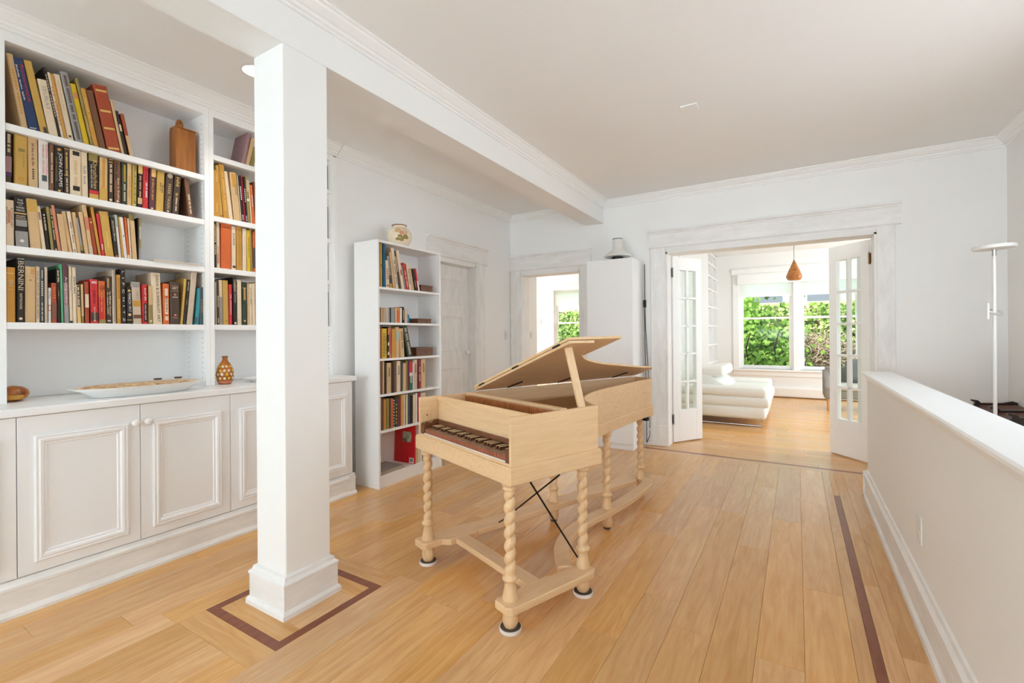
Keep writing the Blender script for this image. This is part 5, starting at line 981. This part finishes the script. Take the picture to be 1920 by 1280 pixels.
def leaves(n, fn, smin, smax, mats, wts, name, label, kind='stuff', par=None):
    rg = random.Random(hash(name) % 1000 if False else len(name)*7+n); buf = [MB() for _ in mats]
    for _ in range(n):
        p = Vector(fn(rg)); s = rg.uniform(smin, smax); mbx = rg.choices(range(len(mats)), wts)[0]
        M3 = Matrix.Rotation(rg.uniform(-.7, .7), 3, 'Z') @ Matrix.Rotation(rg.uniform(-1.0, .5), 3, 'X') @ Matrix.Rotation(rg.uniform(-3.1, 3.1), 3, 'Y')
        sh = [(0, 0, -.5), (.32, .04, -.28), (.5, .02, .05), (.22, -.02, .18), (0, .05, .55), (-.22, -.02, .18), (-.5, .02, .05), (-.32, .04, -.28)]
        buf[mbx].add([p+M3 @ (Vector(q)*s) for q in sh]+[p], [(8, i, (i+1) % 8) for i in range(8)])
    root = thing(name, (0, 0, 0), label[0], label[1], kind=kind)
    for b, m in zip(buf, mats):
        if b.v: b.build('foliage', m, root, kind='stuff', recalc=False)
    return root
leaves(11000, lambda r: (r.uniform(-9.5, 3.2), 14.62-r.uniform(0, .25), 2.12*r.random()**.8-.12), .06, .13, [LM[0], LM[1], LM[2], LM[4]], (4, 4, 2, 2), 'ivy', ('sunlit ivy covering the garden wall', 'ivy'))
tr_ = leaves(1300, lambda r: (-.62+r.gauss(0, .42), 12.3+r.gauss(0, .3), .2+abs(r.gauss(.7, .5))-.25), .07, .14, [LM[3], LM[0], LM[2]], (4, 3, 5), 'garden_shrub', ('bright green shrub close outside the left lounge window', 'shrub'), kind=None)  # dark leaves weighted up to paint shaded gaps into the foliage
leaves(260, lambda r: (-1.0+r.gauss(0, .14), 12.4+r.gauss(0, .15), 1.7+r.gauss(0, .35)), .08, .15, [LM[3], LM[0]], (5, 2), 'garden_creeper', ('green creeper climbing outside the left edge of the lounge window', 'creeper'), kind=None)
leaves(2200, lambda r: (-5.4+r.gauss(0, .7), 13.2+r.gauss(0, .25), .2+abs(r.gauss(.8, .5))-.27), .06, .12, [LM[0], LM[1], LM[2]], (4, 3, 3), 'garden_hedge', ('leafy hedge outside the kitchen window', 'hedge'), kind=None)
TWIG = mat('bare_twig_bark', (214, 196, 176), .85, .1, col2=(140, 116, 96), vscale=20); DKB = mat('dark_branch_bark', (62, 52, 44), .9)
for i in range(3):
    br_ = thing('bare_bush', (.25+.42*i, 12.6+.12*i, -.1), ('tangle of bare twigs low in the right lounge window', 'tangle of bare twigs in the middle of the right lounge window', 'tangle of bare twigs behind the right glazed door')[i], 'bush', 'bare bushes outside the lounge')
    rg = random.Random(40+i)
    tw = MB()
    for k in range(190):
        p = Vector((rg.gauss(0, .12), rg.gauss(0, .08), .2+rg.random()*.9)); dr = Vector((rg.gauss(0, 1), rg.gauss(0, .4), rg.gauss(.5, .7))).normalized(); P = [p.copy()]
        for q in range(6):
            dr = (dr+Vector((rg.gauss(0, .5), rg.gauss(0, .3), rg.gauss(-.05, .4)))).normalized(); p = p+dr*.09; P.append(p.copy())
        tw.tube(P, [.0125*(1-.1*q) for q in range(7)], 4)
    tw.build('twigs', TWIG, br_, kind='stuff', recalc=False)
    MB().tube([(0, 0, 0), (.03, 0, .4), (-.02, .02, .9)], [.025, .02, .012], 8).build('stem', DKB, br_)
for k, (x, y) in enumerate(((-.98, 11.75), (-.42, 11.8))):
    bt = thing('young_tree', (x, y, -.1), ('thin dark trunk at the left of the lounge window', 'thin dark trunk in the middle of left lounge window')[k], 'tree')
    MB().tube([(0, 0, 0), (.05, 0, .5), (.0, .02, 1.0), (.1, 0, 1.4)], [.03, .025, .02, .012], 8).build('stem', DKB, bt); MB().tube([(.0, .02, .8), (.35, 0, 1.05), (.75, 0, 1.2)], [.014, .01, .005], 6).build('branch', DKB, bt)
hs_ = thing('neighbour_house', (-1.5, 24, 0), 'pale neighbouring house above the ivy wall', 'house')
B(-9, 8, 0, 6, -.2, 6.5).build('wall', mat('pale_house_siding', (212, 218, 224), .8), hs_)
for x in (-2.1, -.2, 1.9, 3.9, -6, -8):
    f = B(x, x+1.15, -.06, 0, 2.3, 3.1).build('window', mat('dark_house_glass', (120, 128, 138), .3), hs_); B(x-.08, x+1.23, -.08, -.02, 3.1, 3.2).build('window_head', bmat('white'), f); B(x-.08, x+1.23, -.1, -.02, 2.22, 2.3).build('window_sill', bmat('white'), f)
MB().prism([(-9.3, 6.5), (8.3, 6.5), (-.5, 9.5)], 'y', -.3, 6.3).build('roof', mat('slate_roof', (110, 110, 116), .8), hs_)
